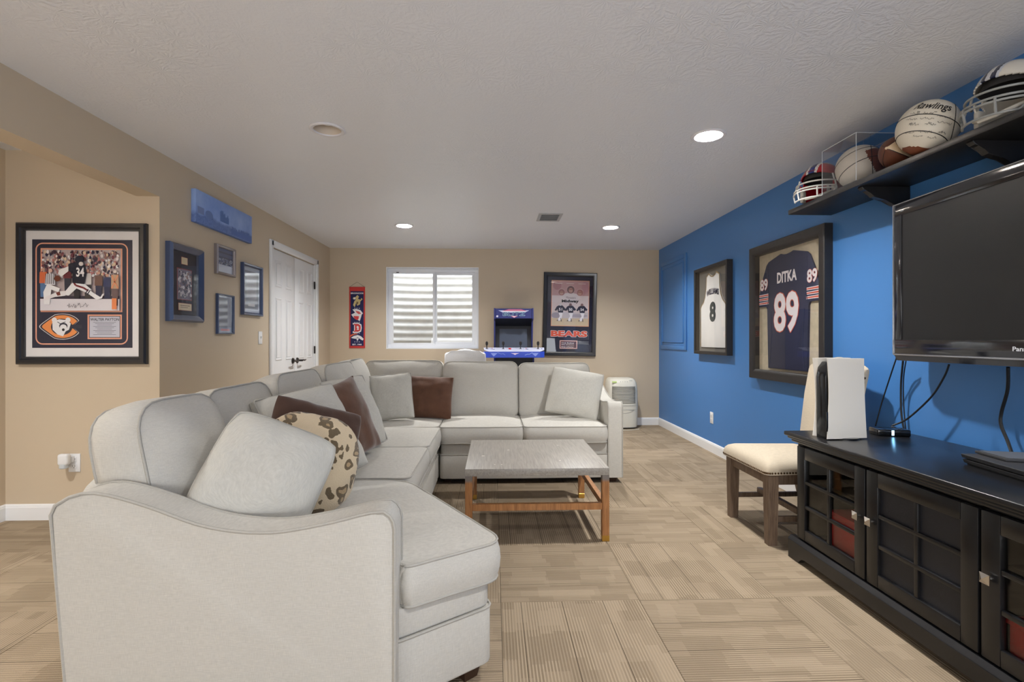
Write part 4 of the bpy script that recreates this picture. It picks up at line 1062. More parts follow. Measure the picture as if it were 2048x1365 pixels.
# view-facing local frame: -Y towards the room/camera, Z up
b1 = ball('basketball', 'white autographed basketball with cursive lettering and brown lower panels', 'basketball', (1.985, 2.235, ST + .121), .12, ['ball_white', 'ball_brown'], lambda n_: 1 if n_.z < -.86 or n_.y > .55 else 0,
          [((0, .2, 1), -.03), ((0, .2, 1), -.58), ((1, .1, .25), .66), ((0.1, 1, -.2), .55)], Matrix.Rotation(R(-38), 4, 'Z') @ Matrix.Rotation(R(20), 4, 'Y'))
def sph(u, v, h):
    rr = .1222 + h; a = u / .12; b = v / .12; return Vector((rr * math.sin(a) * math.cos(b), -rr * math.cos(a) * math.cos(b), rr * math.sin(b)))
P = Print(warp=sph)
P.text('Rawlings', -.088, .034, .070, .084, (22, 20, 20), .012, .35)
P.line([(-.06, .032), (.015, .032)], .0022, (22, 20, 20))
for i, (u, v, w) in enumerate(((-.085, .018, .04), (-.03, .016, .035), (.02, .012, .05), (-.09, -.008, .045), (-.035, -.004, .05), (.03, -.012, .055), (-.07, -.03, .04), (-.01, -.026, .04), (-.08, -.062, .04), (-.02, -.058, .05), (.05, -.05, .035), (-.04, -.078, .04), (.02, -.075, .04))):
    P.scribble(u, v, u + w, v + .013, .0011, (34, 32, 36), 40 + i, 16)
P.build('signatures', b1)
b2 = ball('basketball', 'cream and brown basketball inside the clear display case', 'basketball', (2.07, 2.775, ST + .127), .12, ['ball_white', 'ball_brown'], lambda n_: 1 if n_.x > .42 and n_.z < .35 else 0,
          [((0, .3, 1), .3), ((0, .25, 1), -.25), ((1, .1, -.35), .45), ((.1, 1, .0), .5)], Matrix.Rotation(R(-42), 4, 'Z') @ Matrix.Rotation(R(-22), 4, 'Y'))
# display case
dc = thing('display_case', 'clear acrylic display case with thin black base around a basketball', 'display case', (2.07, 2.775, ST))
cx0, cx1, cy0, cy1, h = 1.945, 2.195, 2.635, 2.915, .262; t = .003
MB().box(cx0 - .004, cx1 + .004, cy0 - .004, cy1 + .004, ST, ST + .007, .001).build('base', 'black_matte', dc, world=True)
for nm, b_ in (('panel', (cx0, cx0 + t, cy0, cy1, ST + .007, ST + h)), ('panel', (cx1 - t, cx1, cy0, cy1, ST + .007, ST + h)), ('panel', (cx0 + t, cx1 - t, cy0, cy0 + t, ST + .007, ST + h)), ('panel', (cx0 + t, cx1 - t, cy1 - t, cy1, ST + .007, ST + h)), ('lid', (cx0, cx1, cy0, cy1, ST + h, ST + h + t))):
    MB().box(*b_).build(nm, 'acrylic', dc, world=True)
pm('acrylic_edge', (214, 220, 226), .2)
mb = MB(); e = .0016
for x in (cx0, cx1):
    for y in (cy0, cy1): mb.cyl((x, y, ST + .007), (x, y, ST + h + t), e, n=6)
for y in (cy0, cy1): mb.cyl((cx0, y, ST + h + t), (cx1, y, ST + h + t), e, n=6)
for x in (cx0, cx1): mb.cyl((x, cy0, ST + h + t), (x, cy1, ST + h + t), e, n=6)
mb.build('polished_edge', 'acrylic_edge', dc, world=True)
# football
M = Matrix.Translation((2.03, 2.445, ST + .083)) @ Matrix.Rotation(R(28), 4, 'Z')
fb = thing('american_football', 'brown leather football with one cream signature panel', 'football', M=M)
mb = MB(); n = 28; rings = []
for i in range(25):
    s_ = -1 + 2 * i / 24; x = .14 * s_; rr = .082 * max(.03, (1 - abs(s_) ** 2.1)) ** .72
    rings.append([Vector((x, rr * math.cos(2 * math.pi * k_ / n), rr * math.sin(2 * math.pi * k_ / n))) for k_ in range(n)])
mb.loft(rings)
for f in mb.bm.faces:
    c = f.calc_center_median(); a = math.degrees(math.atan2(c.z, -c.y)); f.material_index = 1 if -38 < a < 50 else 0
mb.build('leather', ['football_leather', 'football_white'], fb, ang=80)
mb = MB()
for a in (-38, 50, 140, -130):
    mb.tube([Vector((.14 * s_, -math.cos(R(a)) * .0825 * max(.03, (1 - abs(s_) ** 2.1)) ** .72, math.sin(R(a)) * .0825 * max(.03, (1 - abs(s_) ** 2.1)) ** .72)) for s_ in [-.97 + 1.94 * i / 20 for i in range(21)]], .0016, 6)
mb.build('seam', 'cord_black', fb)
def fpan(u, v, h):
    s_ = u / .14; rr = (.082 + h + .0006) * max(.03, (1 - abs(s_) ** 2.1)) ** .72; a = R(5) + v / .082; return Vector((u, -rr * math.cos(a), rr * math.sin(a)))
P = Print(warp=fpan)
for i in range(5): P.scribble(-.03, .03 - i * .014, .03, .04 - i * .014, .001, (80, 66, 54), 70 + i, 14)
P.build('signatures', fb)
# ---- wall outlet on blue wall
def outlet(M, label):
    r = thing('wall_outlet', label, 'outlet', M=M)
    MB().box(-.036, .036, -.006, 0, -.058, .058, bev=.003).build('cover_plate', 'white_plastic', r)
    for z in (-.022, .022):
        f = MB().box(-.016, .016, -.009, -.005, z - .014, z + .014, bev=.002).build('socket', 'white_plastic', r)
        MB().box(-.008, -.006, -.0095, -.0088, z - .002, z + .008).box(.006, .008, -.0095, -.0088, z - .002, z + .008).cyl((0, -.0095, z - .008), (0, -.0088, z - .008), .0025, n=8).build('slots', 'black_gap', f)
    return r
p = on_x(1424, 836, XR); outlet(Matrix.Translation((XR, p.y, p.z)) @ Matrix.Rotation(R(-90), 4, 'Z'), 'white wall outlet on the blue wall below the framed jerseys')
# ================================================================ framed things
pm('frame_black', (34, 34, 38), .3, coat=.3, var=.1); pm('frame_ebony', (40, 37, 36), .45, var=.2, vscale=30); pm('frame_blue_black', (62, 76, 108), .28, coat=.4)
pm('frame_silver', (150, 142, 142), .35, metal=.5); pm('mat_white', (232, 228, 226), .8); pm('mat_navy', (34, 36, 58), .85, bump=.2, bscale=300, var=.15, vscale=60)
pm('mat_black', (26, 28, 34), .85); pm('mat_grey', (112, 108, 100), .8, var=.1)
pm('suede_tan', (190, 178, 154), .9, var=.22, vscale=26, bump=.2, bscale=150)
pm('frame_backing', (120, 104, 84), .9)
def frame_root(name, label, cat, O, rz, group=None, roll=0.0):
    M = Matrix.Translation(O) @ Matrix.Rotation(rz, 4, 'Z') @ Matrix.Rotation(roll, 4, 'Y')
    return thing(name, label, cat, M=M, group=group)
def moulding(root, W_, H_, prof, mat, name='frame'):
    """mitred picture frame; prof = [(inset from outer edge, depth towards room)], centred, back on y=0"""
    mb = MB(); rings = []
    for cx_, cz_ in ((-1, -1), (1, -1), (1, 1), (-1, 1)):
        rings.append([Vector((cx_ * (W_ / 2 - i), -d, cz_ * (H_ / 2 - i))) for i, d in prof])
    n = len(prof)
    vr = [[mb.bm.verts.new(p) for p in r_] for r_ in rings]
    for a in range(4):
        A, B = vr[a], vr[(a + 1) % 4]
        for j in range(n): mb.bm.faces.new((A[j], A[(j + 1) % n], B[(j + 1) % n], B[j]))
    return mb.build(name, mat, root, ang=30)
def panel(root, W_, H_, y0, y1, mat, name): return MB().box(-W_ / 2, W_ / 2, -y1, -y0, -H_ / 2, H_ / 2).build(name, mat, root)
def glazing(root, W_, H_, d, mat='picture_glass'): return MB().face([(-W_ / 2, -d, -H_ / 2), (W_ / 2, -d, -H_ / 2), (W_ / 2, -d, H_ / 2), (-W_ / 2, -d, H_ / 2)]).build('glass', mat, root)
LW = R(90); RW = R(-90)
def mid(a, b): return (Vector(a) + Vector(b)) / 2
# ---- large signed action photo in the alcove
a, b = on_y(32, 445, YN - .02), on_y(293, 729, YN - .02)
W_, H_ = b.x - a.x, a.z - b.z
r = frame_root('framed_photo', 'framed signed football action photo with bear emblem and plaque in the alcove', 'picture', (mid(a, b).x, YN, mid(a, b).z), 0)
moulding(r, W_, H_, [(0, 0), (0, .022), (.01, .034), (.03, .034), (.036, .026), (.046, .024), (.05, .012), (.05, 0)], 'frame_black')
panel(r, W_ - .09, H_ - .09, .002, .008, 'mat_white', 'outer_mat')
nw, nh = .63, .70
sc = W_ / 261.0                      # metres per photo pixel on this wall
U = lambda px: (px - 162.5) * sc
V = lambda py: (587 - py) * sc
MB().box(U(61), U(262), -.0095, -.006, V(699), V(475)).build('navy_mat', 'mat_navy', r)
P = Print((0, -.0095, 0))
oc = (240, 168, 138)
x0, x1, y0, y1 = U(69), U(252), V(691), V(483); t = .008; k_ = .04
for pts in ([(x0 + k_, y1), (x1 - k_, y1)], [(x0 + k_, y0), (x1 - k_, y0)], [(x0, y0 + k_), (x0, y1 - k_)], [(x1, y0 + k_), (x1, y1 - k_)]): P.line(pts, t, oc, False)
for cx_, cz_, a0 in ((x0, y1, -90), (x1, y1, 180), (x1, y0, 90), (x0, y0, 0)):
    ox = cx_ + (k_ if cx_ == x0 else -k_); oz = cz_ + (-k_ if cz_ == y1 else k_)
    P.line([(ox + (k_) * math.cos(R(q)) * (-1 if cx_ == x0 else 1), oz + k_ * math.sin(R(q)) * (1 if cz_ == y1 else -1)) for q in range(0, 91, 15)], t, oc, False)
P.k += 1; P.build('mat_line', r)
P = Print((0, -.0098, 0))
px0, px1, pz0, pz1 = U(79), U(241), V(624), V(494)
P.rect(px0 - .003, pz0 - .003, px1 + .003, pz1 + .003, oc)
P.rect(px0 + .006, pz0 + .006, px1 - .006, pz1 - .006, (196, 178, 176))
q0, q1, r0, r1 = px0 + .006, px1 - .006, pz0 + .006, pz1 - .006; w, h = q1 - q0, r1 - r0
X = lambda f: q0 + f * w
Z = lambda f: r0 + f * h
rnd = random.Random(11)
pal = [(214, 190, 186), (120, 66, 76), (70, 52, 66), (236, 224, 220), (190, 120, 118), (60, 56, 80), (226, 200, 170), (150, 110, 104), (244, 240, 238)]
for i in range(420):
    f, g = rnd.random(), .55 + .44 * rnd.random(); s_ = rnd.uniform(.016, .036)
    P.disc(min(max(X(f), q0 + s_ * w), q1 - s_ * w), min(Z(g), r1 - s_ * h * 1.3), s_ * w * .6, rnd.choice(pal), 6, s_ * h * 1.0, up=(i % 8 == 7))
P.rect(X(0), Z(0), X(1), Z(.21), (226, 220, 224))
P.rect(X(0), Z(.19), X(1), Z(.24), (60, 54, 66))
def fig(cx_, base, ht, top_, leg, head=(206, 160, 140)):
    P.poly([(X(cx_ - .035), Z(base)), (X(cx_ + .035), Z(base)), (X(cx_ + .04), Z(base + ht * .5)), (X(cx_ - .04), Z(base + ht * .5))], leg)
    P.poly([(X(cx_ - .05), Z(base + ht * .45)), (X(cx_ + .05), Z(base + ht * .45)), (X(cx_ + .045), Z(base + ht * .82)), (X(cx_ - .045), Z(base + ht * .82))], top_)
    P.disc(X(cx_), Z(base + ht * .9), .022 * w, head, 10)
fig(.04, .22, .5, (214, 110, 70), (90, 120, 160)); fig(.60, .2, .5, (206, 200, 196), (70, 64, 64)); fig(.74, .2, .46, (120, 90, 80), (60, 60, 80)); fig(.85, .2, .42, (60, 66, 100), (52, 56, 84)); fig(.95, .08, .62, (196, 160, 130), (110, 90, 90), (236, 220, 210)); fig(.35, .3, .5, (110, 50, 56), (60, 60, 70)); fig(.47, .2, .3, (40, 40, 50), (50, 46, 50))
P.line([(X(.91), Z(.36)), (X(.99), Z(.58))], .006, (240, 150, 110), False); P.line([(X(.91), Z(.58)), (X(.99), Z(.36))], .006, (240, 150, 110))
# crouched official with striped shirt
P.poly([(X(.06), Z(.1)), (X(.13), Z(.1)), (X(.15), Z(.34)), (X(.24), Z(.3)), (X(.26), Z(.36)), (X(.1), Z(.44)), (X(.05), Z(.3))], (240, 238, 238))
P.poly([(X(.07), Z(.42)), (X(.2), Z(.42)), (X(.19), Z(.6)), (X(.08), Z(.6))], (238, 236, 238))
for i in range(5): P.rect(X(.08 + i * .024), Z(.43), X(.09 + i * .024), Z(.6), (40, 38, 44), False)
P.k += 1; P.disc(X(.14), Z(.65), .026 * w, (216, 176, 160), 10)
# running player: navy jersey, white trousers with a red stripe
P.poly([(X(.30), Z(.27)), (X(.42), Z(.46)), (X(.55), Z(.46)), (X(.66), Z(.34)), (X(.61), Z(.28)), (X(.47), Z(.36)), (X(.37), Z(.24))], (240, 238, 238))
P.poly([(X(.06), Z(.16)), (X(.08), Z(.22)), (X(.24), Z(.31)), (X(.34), Z(.32)), (X(.33), Z(.24)), (X(.2), Z(.22))], (236, 230, 230))
P.poly([(X(.21), Z(.29)), (X(.26), Z(.31)), (X(.27), Z(.25)), (X(.23), Z(.24))], (120, 60, 50))
P.poly([(X(.63), Z(.35)), (X(.67), Z(.3)), (X(.77), Z(.22)), (X(.8), Z(.27)), (X(.82), Z(.28)), (X(.79), Z(.2)), (X(.72), Z(.18)), (X(.6), Z(.29))], (242, 240, 240))
P.line([(X(.43), Z(.47)), (X(.46), Z(.41)), (X(.56), Z(.37)), (X(.62), Z(.32))], .011, (120, 40, 44))
P.line([(X(.58), Z(.27)), (X(.62), Z(.35))], .006, (40, 40, 60), False); P.line([(X(.605), Z(.255)), (X(.645), Z(.335))], .006, (40, 40, 60))
P.poly([(X(.37), Z(.76)), (X(.36), Z(.66)), (X(.42), Z(.6)), (X(.42), Z(.45)), (X(.57), Z(.43)), (X(.6), Z(.62)), (X(.58), Z(.74)), (X(.46), Z(.79))], (30, 32, 48))
P.poly([(X(.25), Z(.66)), (X(.37), Z(.72)), (X(.37), Z(.64)), (X(.28), Z(.55)), (X(.24), Z(.6))], (238, 234, 232)); P.disc(X(.23), Z(.52), .04 * w, (110, 60, 44), 12, .05 * h)
P.disc(X(.51), Z(.83), .058 * w, (28, 32, 52), 14, .065 * h); P.disc(X(.53), Z(.76), .03 * w, (220, 210, 206), 10, .035 * h)
P.text('34', X(.47), Z(.55), X(.57), Z(.70), (240, 236, 236), .03)
P.rect(X(.92), Z(.02), X(.98), Z(.2), (240, 142, 90))
P.scribble(X(.36), Z(.04), X(.62), Z(.13), .0018, (60, 56, 70), 3, 30)
P.build('photograph', r, 'gloss_ink')
# emblem: pointed oval C with a white bear head
P = Print((0, -.0098, 0)); cx_, cz_ = U(122), V(655)
def oval(s_): 
    pts = []
    for i in range(41):
        a = R(28 + 304 * i / 40); x = math.cos(a); z = math.sin(a); pts.append((cx_ + s_ * .115 * (x if x > -.1 else x - .28 * (abs(x) - .1) ** 1.2), cz_ + s_ * .082 * z * (1 if x > -.35 else 1 - .9 * (abs(x) - .35) ** 1.1)))
    return pts
P.poly(oval(1.0) + [(cx_ + .06, cz_)], (230, 226, 226)); P.poly(oval(.96) + [(cx_ + .06, cz_)], (30, 32, 52)); P.poly(oval(.88) + [(cx_ + .05, cz_)], (240, 148, 78))
P.disc(cx_ - .005, cz_ - .002, .066, (34, 36, 56), 24, .052)
for sg in (-1, 1): P.disc(cx_ - .008 + sg * .042, cz_ + .042, .016, (238, 236, 236), 10)
P.poly([(cx_ - .062, cz_ + .03), (cx_ - .02, cz_ + .046), (cx_ + .03, cz_ + .04), (cx_ + .052, cz_ + .02), (cx_ + .04, cz_ - .02), (cx_ + .02, cz_ - .03), (cx_ + .004, cz_ - .062), (cx_ - .03, cz_ - .05), (cx_ - .06, cz_ - .02)], (240, 238, 238))
P.disc(cx_ + .006, cz_ + .004, .026, (34, 36, 56), 14, .02); P.disc(cx_ + .006, cz_ - .004, .021, (240, 238, 238), 14, .018); P.disc(cx_ + .006, cz_ - .02, .009, (24, 24, 30), 8)
P.line([(cx_ - .03, cz_ + .03), (cx_ - .012, cz_ + .018), (cx_ + .02, cz_ + .03)], .004, (34, 36, 56))
P.rect(cx_ + .05, cz_ - .012, cx_ + .12, cz_ + .012, (34, 36, 58))
P.build('bear_emblem', r)
P = Print((0, -.0098, 0)); a0, a1, b0, b1 = U(172), U(241), V(681), V(630)
P.rect(a0, b0, a1, b1, oc); P.rect(a0 + .009, b0 + .009, a1 - .009, b1 - .009, (30, 30, 44)); P.rect(a0 + .013, b0 + .013, a1 - .013, b1 - .013, (204, 204, 216))
P.text('WALTER PAYTON', a0 + .017, b1 - .04, a1 - .017, b1 - .022, (40, 40, 58), .02)
for i in range(10):
    ww = .07 - .012 * (i % 3); P.line([(mid((a0, 0, 0), (a1, 0, 0)).x - ww, b1 - .049 - i * .0087), (mid((a0, 0, 0), (a1, 0, 0)).x + ww, b1 - .049 - i * .0087)], .0024, (96, 96, 112), False)
P.k += 1; P.build('plaque', r)
glazing(r, W_ - .09, H_ - .09, .0165)
# ---- left wall: canvas, four frames, switch
def left_rect(c, d=.03):
    p, q = on_x(c[0], c[1], XL + d), on_x(c[2], c[3], XL + d); return (p + q) / 2, abs(q.y - p.y), None
def left_frame(name, label, cat, px0, px1, z0, z1, d):
    p, q = on_x(px0, 600, XL + d), on_x(px1, 600, XL + d)
    return frame_root(name, label, cat, (XL, (p.y + q.y) / 2, (z0 + z1) / 2), LW), q.y - p.y, z1 - z0
# local x on the left wall runs to +Y
def skyline_mat():
    m = pm('skyline_canvas', (90, 130, 206), .6)
    k = NT(m); b = m.node_tree.nodes['Principled BSDF']; tc = k.n('ShaderNodeTexCoord'); sx = k.n('ShaderNodeSeparateXYZ'); k.l(tc.outputs['Object'], sx.inputs[0])
    n1 = k.n('ShaderNodeTexNoise', Scale=7.0, Detail=5.0); k.l(tc.outputs['Object'], n1.inputs['Vector'])
    sky = k.mix(n1.outputs[0], rgb(84, 124, 204), rgb(176, 200, 242))
    g = k.math('ADD', sx.outputs[2], k.math('MULTIPLY', k.math('SUBTRACT', n1.outputs[0], .5), .12))
    f = k.math('MULTIPLY', k.math('ADD', k.math('MULTIPLY', g, -1.0), -.035), 40.0, clamp=True)
    n2 = k.n('ShaderNodeTexNoise', Scale=60.0, Detail=3.0); k.l(tc.outputs['Object'], n2.inputs['Vector'])
    k.l(k.mix(f, sky, k.mix(n2.outputs[0], rgb(62, 88, 156), rgb(126, 152, 206))), b.inputs['Base Color'])
skyline_mat()
r, w, h = left_frame('canvas_print', 'wide blue skyline canvas print hung above the small frames', 'canvas', 392, 504, 1.975, 2.21, .035)
MB().box(-w / 2, w / 2, -.035, 0, -h / 2, h / 2, bev=.003).build('canvas', 'skyline_canvas', r)
P = Print((0, -.0352, 0)); rnd = random.Random(5)
x = -w * .12
for i in range(9):
    bw = rnd.uniform(.012, .022); P.rect(x, -.04, x + bw, -.02 + rnd.uniform(.02, .07), (104, 138, 204), False); x += bw * .8
P.build('tower_print', r); P = Print((0, -.0352, 0))
for i in range(26):
    x = w * .08 + i * w * .4 / 26; P.rect(x, -h / 2 + .01, x + w * .016, -.06 + rnd.uniform(-.01, .02), (84, 112, 178), False)
P.build('treeline_print', r); P = Print((0, -.0352, 0))
P.disc(-w * .3, -.03, .05, (104, 130, 186), 16, .03); P.rect(-w * .48, -.05, -w * .38, .0, (120, 140, 190))
P.build('stadium_print', r)
r, w, h = left_frame('framed_photo', 'tall navy matted frame with two ticket cards and a red bordered picture', 'picture', 343, 409, 1.262, 1.785, .04)
moulding(r, w, h, [(0, 0), (0, .03), (.012, .045), (.022, .04), (.045, .026), (.048, .012), (.048, 0)], 'frame_blue_black')
panel(r, w - .08, h - .08, .003, .01, 'mat_navy', 'mat')
P = Print((0, -.0102, 0)); iw, ih = w - .096, h - .096
P.rect(-iw * .13, ih * .31, iw * .13, ih * .43, (150, 60, 66)); P.rect(-iw * .12, ih * .315, iw * .12, ih * .425, (222, 204, 170))
P.rect(-iw * .3, -ih * .26, iw * .3, ih * .24, (140, 46, 60)); P.rect(-iw * .28, -ih * .25, iw * .28, ih * .23, (128, 118, 140))
rnd = random.Random(8)
for i in range(120): P.disc(rnd.uniform(-.25, .25) * iw, rnd.uniform(-.22, .2) * ih, rnd.uniform(.006, .014), rnd.choice([(206, 196, 206), (90, 86, 110), (160, 130, 130), (70, 70, 96), (226, 220, 226)]), 6, up=(i % 6 == 5))
P.rect(-iw * .28, -ih * .43, iw * .26, -ih * .31, (150, 60, 66)); P.rect(-iw * .27, -ih * .425, iw * .25, -ih * .315, (226, 206, 172))
P.line([(-iw * .2, -ih * .35), (iw * .18, -ih * .35)], .004, (120, 90, 70), False); P.line([(-iw * .2, -ih * .38), (iw * .1, -ih * .38)], .003, (120, 90, 70))
P.build('picture', r, 'gloss_ink'); glazing(r, w - .085, h - .085, .024)
r, w, h = left_frame('framed_photo', 'small silver framed stadium photo', 'picture', 436, 473, 1.648, 1.878, .03)
moulding(r, w, h, [(0, 0), (0, .022), (.006, .03), (.018, .026), (.022, .014), (.022, 0)], 'frame_silver')
P = Print((0, -.008, 0)); iw, ih = w - .044, h - .044
P.rect(-iw / 2, -ih / 2, iw / 2, ih / 2, (206, 214, 232)); P.rect(-iw / 2, -ih * .18, iw / 2, ih / 2, (84, 100, 142)); P.rect(-iw / 2, .08 * ih, iw / 2, .16 * ih, (60, 74, 112)); P.rect(-iw / 2, .3 * ih, iw / 2, .36 * ih, (60, 72, 106))
rnd = random.Random(9)
for i in range(90): P.disc(rnd.uniform(-.46, .46) * iw, rnd.uniform(-.17, .08) * ih, rnd.uniform(.003, .008), rnd.choice([(180, 190, 214), (60, 70, 100), (128, 140, 176)]), 6, up=(i % 6 == 5))
P.build('photograph', r, 'gloss_ink'); glazing(r, w - .04, h - .04, .015); panel(r, w - .02, h - .02, .001, .007, 'frame_backing', 'backing')
r, w, h = left_frame('framed_photo', 'thin black framed certificate with a red caption strip', 'picture', 437, 470, 1.185, 1.498, .022)
moulding(r, w, h, [(0, 0), (0, .018), (.003, .022), (.011, .021), (.013, .012), (.013, 0)], 'frame_blue_black')
P = Print((0, -.007, 0)); iw, ih = w - .026, h - .026
P.rect(-iw / 2, -ih / 2, iw / 2, ih / 2, (120, 140, 176)); P.rect(-iw * .46, -ih * .36, iw * .46, ih * .46, (70, 84, 120)); P.rect(-iw * .3, -ih * .46, iw * .3, -ih * .4, (196, 110, 130))
P.build('certificate', r, 'gloss_ink'); glazing(r, w - .024, h - .024, .012, 'bright_glass'); panel(r, w - .01, h - .01, .001, .006, 'frame_backing', 'backing')
r, w, h = left_frame('framed_photo', 'black framed picture beside the closet door, glass catching the window', 'picture', 488, 527, 1.352, 1.798, .03)
moulding(r, w, h, [(0, 0), (0, .026), (.004, .03), (.016, .028), (.024, .018), (.026, .012), (.026, 0)], 'frame_blue_black')
P = Print((0, -.007, 0)); iw, ih = w - .052, h - .052
P.rect(-iw / 2, -ih / 2, iw / 2, ih / 2, (150, 160, 186)); P.rect(-iw * .4, -ih * .42, iw * .4, ih * .42, (70, 78, 106)); P.rect(-iw * .3, -ih * .2, iw * .3, ih * .36, (104, 104, 124)); P.rect(-iw * .2, -ih * .36, iw * .2, -ih * .3, (190, 190, 200))
P.build('photograph', r, 'gloss_ink'); glazing(r, w - .045, h - .045, .014, 'bright_glass'); panel(r, w - .02, h - .02, .001, .006, 'frame_backing', 'backing')
p = on_x(520, 676, XL)
r = thing('light_switch', 'white wall light switch beside the closet door casing', 'light switch', M=Matrix.Translation(p) @ Matrix.Rotation(LW, 4, 'Z'))
MB().box(-.036, .036, -.006, 0, -.058, .058, bev=.003).build('cover_plate', 'white_plastic', r); MB().box(-.005, .005, -.018, -.005, -.006, .012, bev=.001).build('toggle', 'white_plastic', r)
# alcove outlet + plug-in
p = on_y(150, 926, YN); r_o = outlet(Matrix.Translation((p.x, YN, p.z)), 'white wall outlet in the alcove holding a plug-in gadget')
pm('clear_oil', (200, 204, 206), .2)
M = Matrix.Translation((p.x - .022, YN - .0095, p.z + .026)); r = thing('plug_in_freshener', 'white rounded plug-in air freshener in the alcove outlet', 'air freshener', M=M)
MB().box(-.034, .030, -.062, -.022, -.028, .042, bev=.014, seg=4).build('body', 'white_plastic', r); MB().box(-.02, .03, -.024, 0, -.018, .018, bev=.005).build('plug', 'white_plastic', r)
MB().lathe([(.018, -.05), (.024, -.045), (.024, -.022)], 20, M=Matrix.Translation((-.004, -.042, 0))).build('refill_bottle', 'clear_oil', r)
# ================================================================ far wall
# hanging banner
r = thing('team_banner', 'narrow navy hanging banner with red border and four team logos', 'banner', (-1.775, YF, 1.43))
bw, bh = .205, .80
mb = MB(); 
for i in range(13):
    pass
mb.box(-bw / 2, bw / 2, -.008, -.004, -bh / 2, bh / 2, .001); pm('felt_red', (206, 62, 58), .9, bump=.2, bscale=400); pm('felt_navy', (38, 42, 88), .9, bump=.2, bscale=400)
mb.build('border', 'felt_red', r)
MB().box(-bw / 2 + .018, bw / 2 - .018, -.0095, -.008, -bh / 2 + .03, bh / 2 - .055).build('field', 'felt_navy', r)
MB().cyl((-bw / 2, -.008, bh / 2 - .004), (bw / 2, -.008, bh / 2 - .004), .006, n=10).build('rod', 'felt_red', r)
MB().tube([(-bw / 2 + .005, -.008, bh / 2), (0, -.004, bh / 2 + .065), (bw / 2 - .005, -.008, bh / 2)], .0015, 6).build('hanging_cord', 'black_gap', r)
P = Print((0, -.0096, 0)); wt = (236, 234, 236)
P.text('BRONCOS', -.082, .308, .082, .328, wt, .04); P.text('EST. 1960', -.06, -.362, .06, -.342, wt, .03)
for z in (.122, -.062, -.205, -.318): P.text('1960-1968' if False else '- - -', -.035, z - .003, .035, z + .003, wt, .02)
P.build('lettering', r)
def logo(shapes, name):
    P = Print((0, -.0096, 0))
    for pts, c in shapes: P.poly(pts, c)
    P.build(name, r)
B = lambda cx, cz, s_, L: [(cx + a * s_, cz + b * s_) for a, b in L]
tan = (206, 186, 128)
logo([(B(-.005, .215, .085, [(-.2, .6), (.1, .95), (.35, .7), (.2, .35), (.6, .2), (.7, .5), (.9, .3), (.55, -.05), (.5, -.5), (.1, -.7), (-.1, -.3), (-.3, -.95), (-.55, -.6), (-.35, 0), (-.1, .25), (-.6, .35), (-.5, .6)]), tan), (B(-.02, .25, .03, [(-1, .2), (-.2, .6), (0, -.3), (-.7, -.5)]), wt), (B(.0, .19, .03, [(-.3, .6), (.6, .5), (.4, -.6), (-.3, -.5)]), (120, 96, 60))], 'gold_rider_logo')
logo([(B(0, .03, .085, [(-.7, .9), (-.1, .98), (.5, .8), (.9, .3), (.7, .1), (.6, -.3), (.4, -.9), (.1, -.7), (-.4, -.5), (-.9, .1), (-.5, .3), (-.3, .4)]), wt), (B(0, .03, .07, [(-.3, .85), (.4, .7), (.75, .3), (.3, .2), (-.1, .5)]), (214, 90, 84)), (B(-.005, .0, .06, [(-.7, .35), (.5, .3), (.4, -.3), (.1, -.6), (-.5, -.2)]), (208, 56, 58))], 'red_horse_logo')
logo([(B(0, -.135, .065, [(-.85, 1), (.3, 1), (.85, .7), (.95, 0), (.8, -.75), (.2, -1), (-.85, -1), (-.85, -.7), (-.6, -.6), (-.6, .6), (-.85, .7)]), wt), (B(0, -.135, .055, [(-.8, .95), (.3, .95), (.8, .6), (.88, 0), (.75, -.65), (.2, -.93), (-.8, -.93), (-.8, -.75), (-.5, -.6), (-.5, .6), (-.8, .72)]), (210, 60, 60)), (B(.008, -.135, .03, [(-.3, .9), (.2, .8), (.6, .2), (.3, -.1), (.6, -.8), (-.4, -.9), (-.1, -.2), (-.5, .2)]), wt)], 'letter_logo')
logo([(B(0, -.27, .085, [(-.95, .05), (-.5, .35), (.1, .5), (.6, .3), (1, -.1), (.85, -.35), (.5, -.15), (.3, 0), (.05, -.45), (-.1, -.1), (-.5, -.05)]), wt), (B(-.02, -.245, .08, [(-.9, .1), (-.6, .35), (0, .5), (.35, .35), (-.1, .3), (-.4, .15), (-.95, -.15)]), (226, 104, 64)), (B(0, -.275, .05, [(-.4, 0), (.2, .35), (.6, 0), (.2, .15)]), (38, 42, 88))], 'horse_head_logo')
# poster frame (hangs slightly crooked)
cs = [on_y(*q, YF - .03) for q in ((1088, 544), (1195, 547), (1085, 711), (1191, 714))]
W_ = ((cs[1] - cs[0]).length + (cs[3] - cs[2]).length) / 2; H_ = ((cs[0] - cs[2]).length + (cs[1] - cs[3]).length) / 2; c = sum(cs, Vector()) / 4
r = frame_root('framed_poster', 'black framed football poster with orange block letters on the end wall', 'picture', (c.x, YF, c.z), 0, roll=R(1.1))
moulding(r, W_, H_, [(0, 0), (0, .028), (.008, .036), (.03, .03), (.05, .022), (.055, .014), (.055, 0)], 'frame_black')
panel(r, W_ - .1, H_ - .1, .002, .009, 'mat_navy', 'mat')
P = Print((0, -.0092, 0)); m_ = W_ / 108.0
Uu = lambda px: (px - 488) / 934 * 130 * .00662
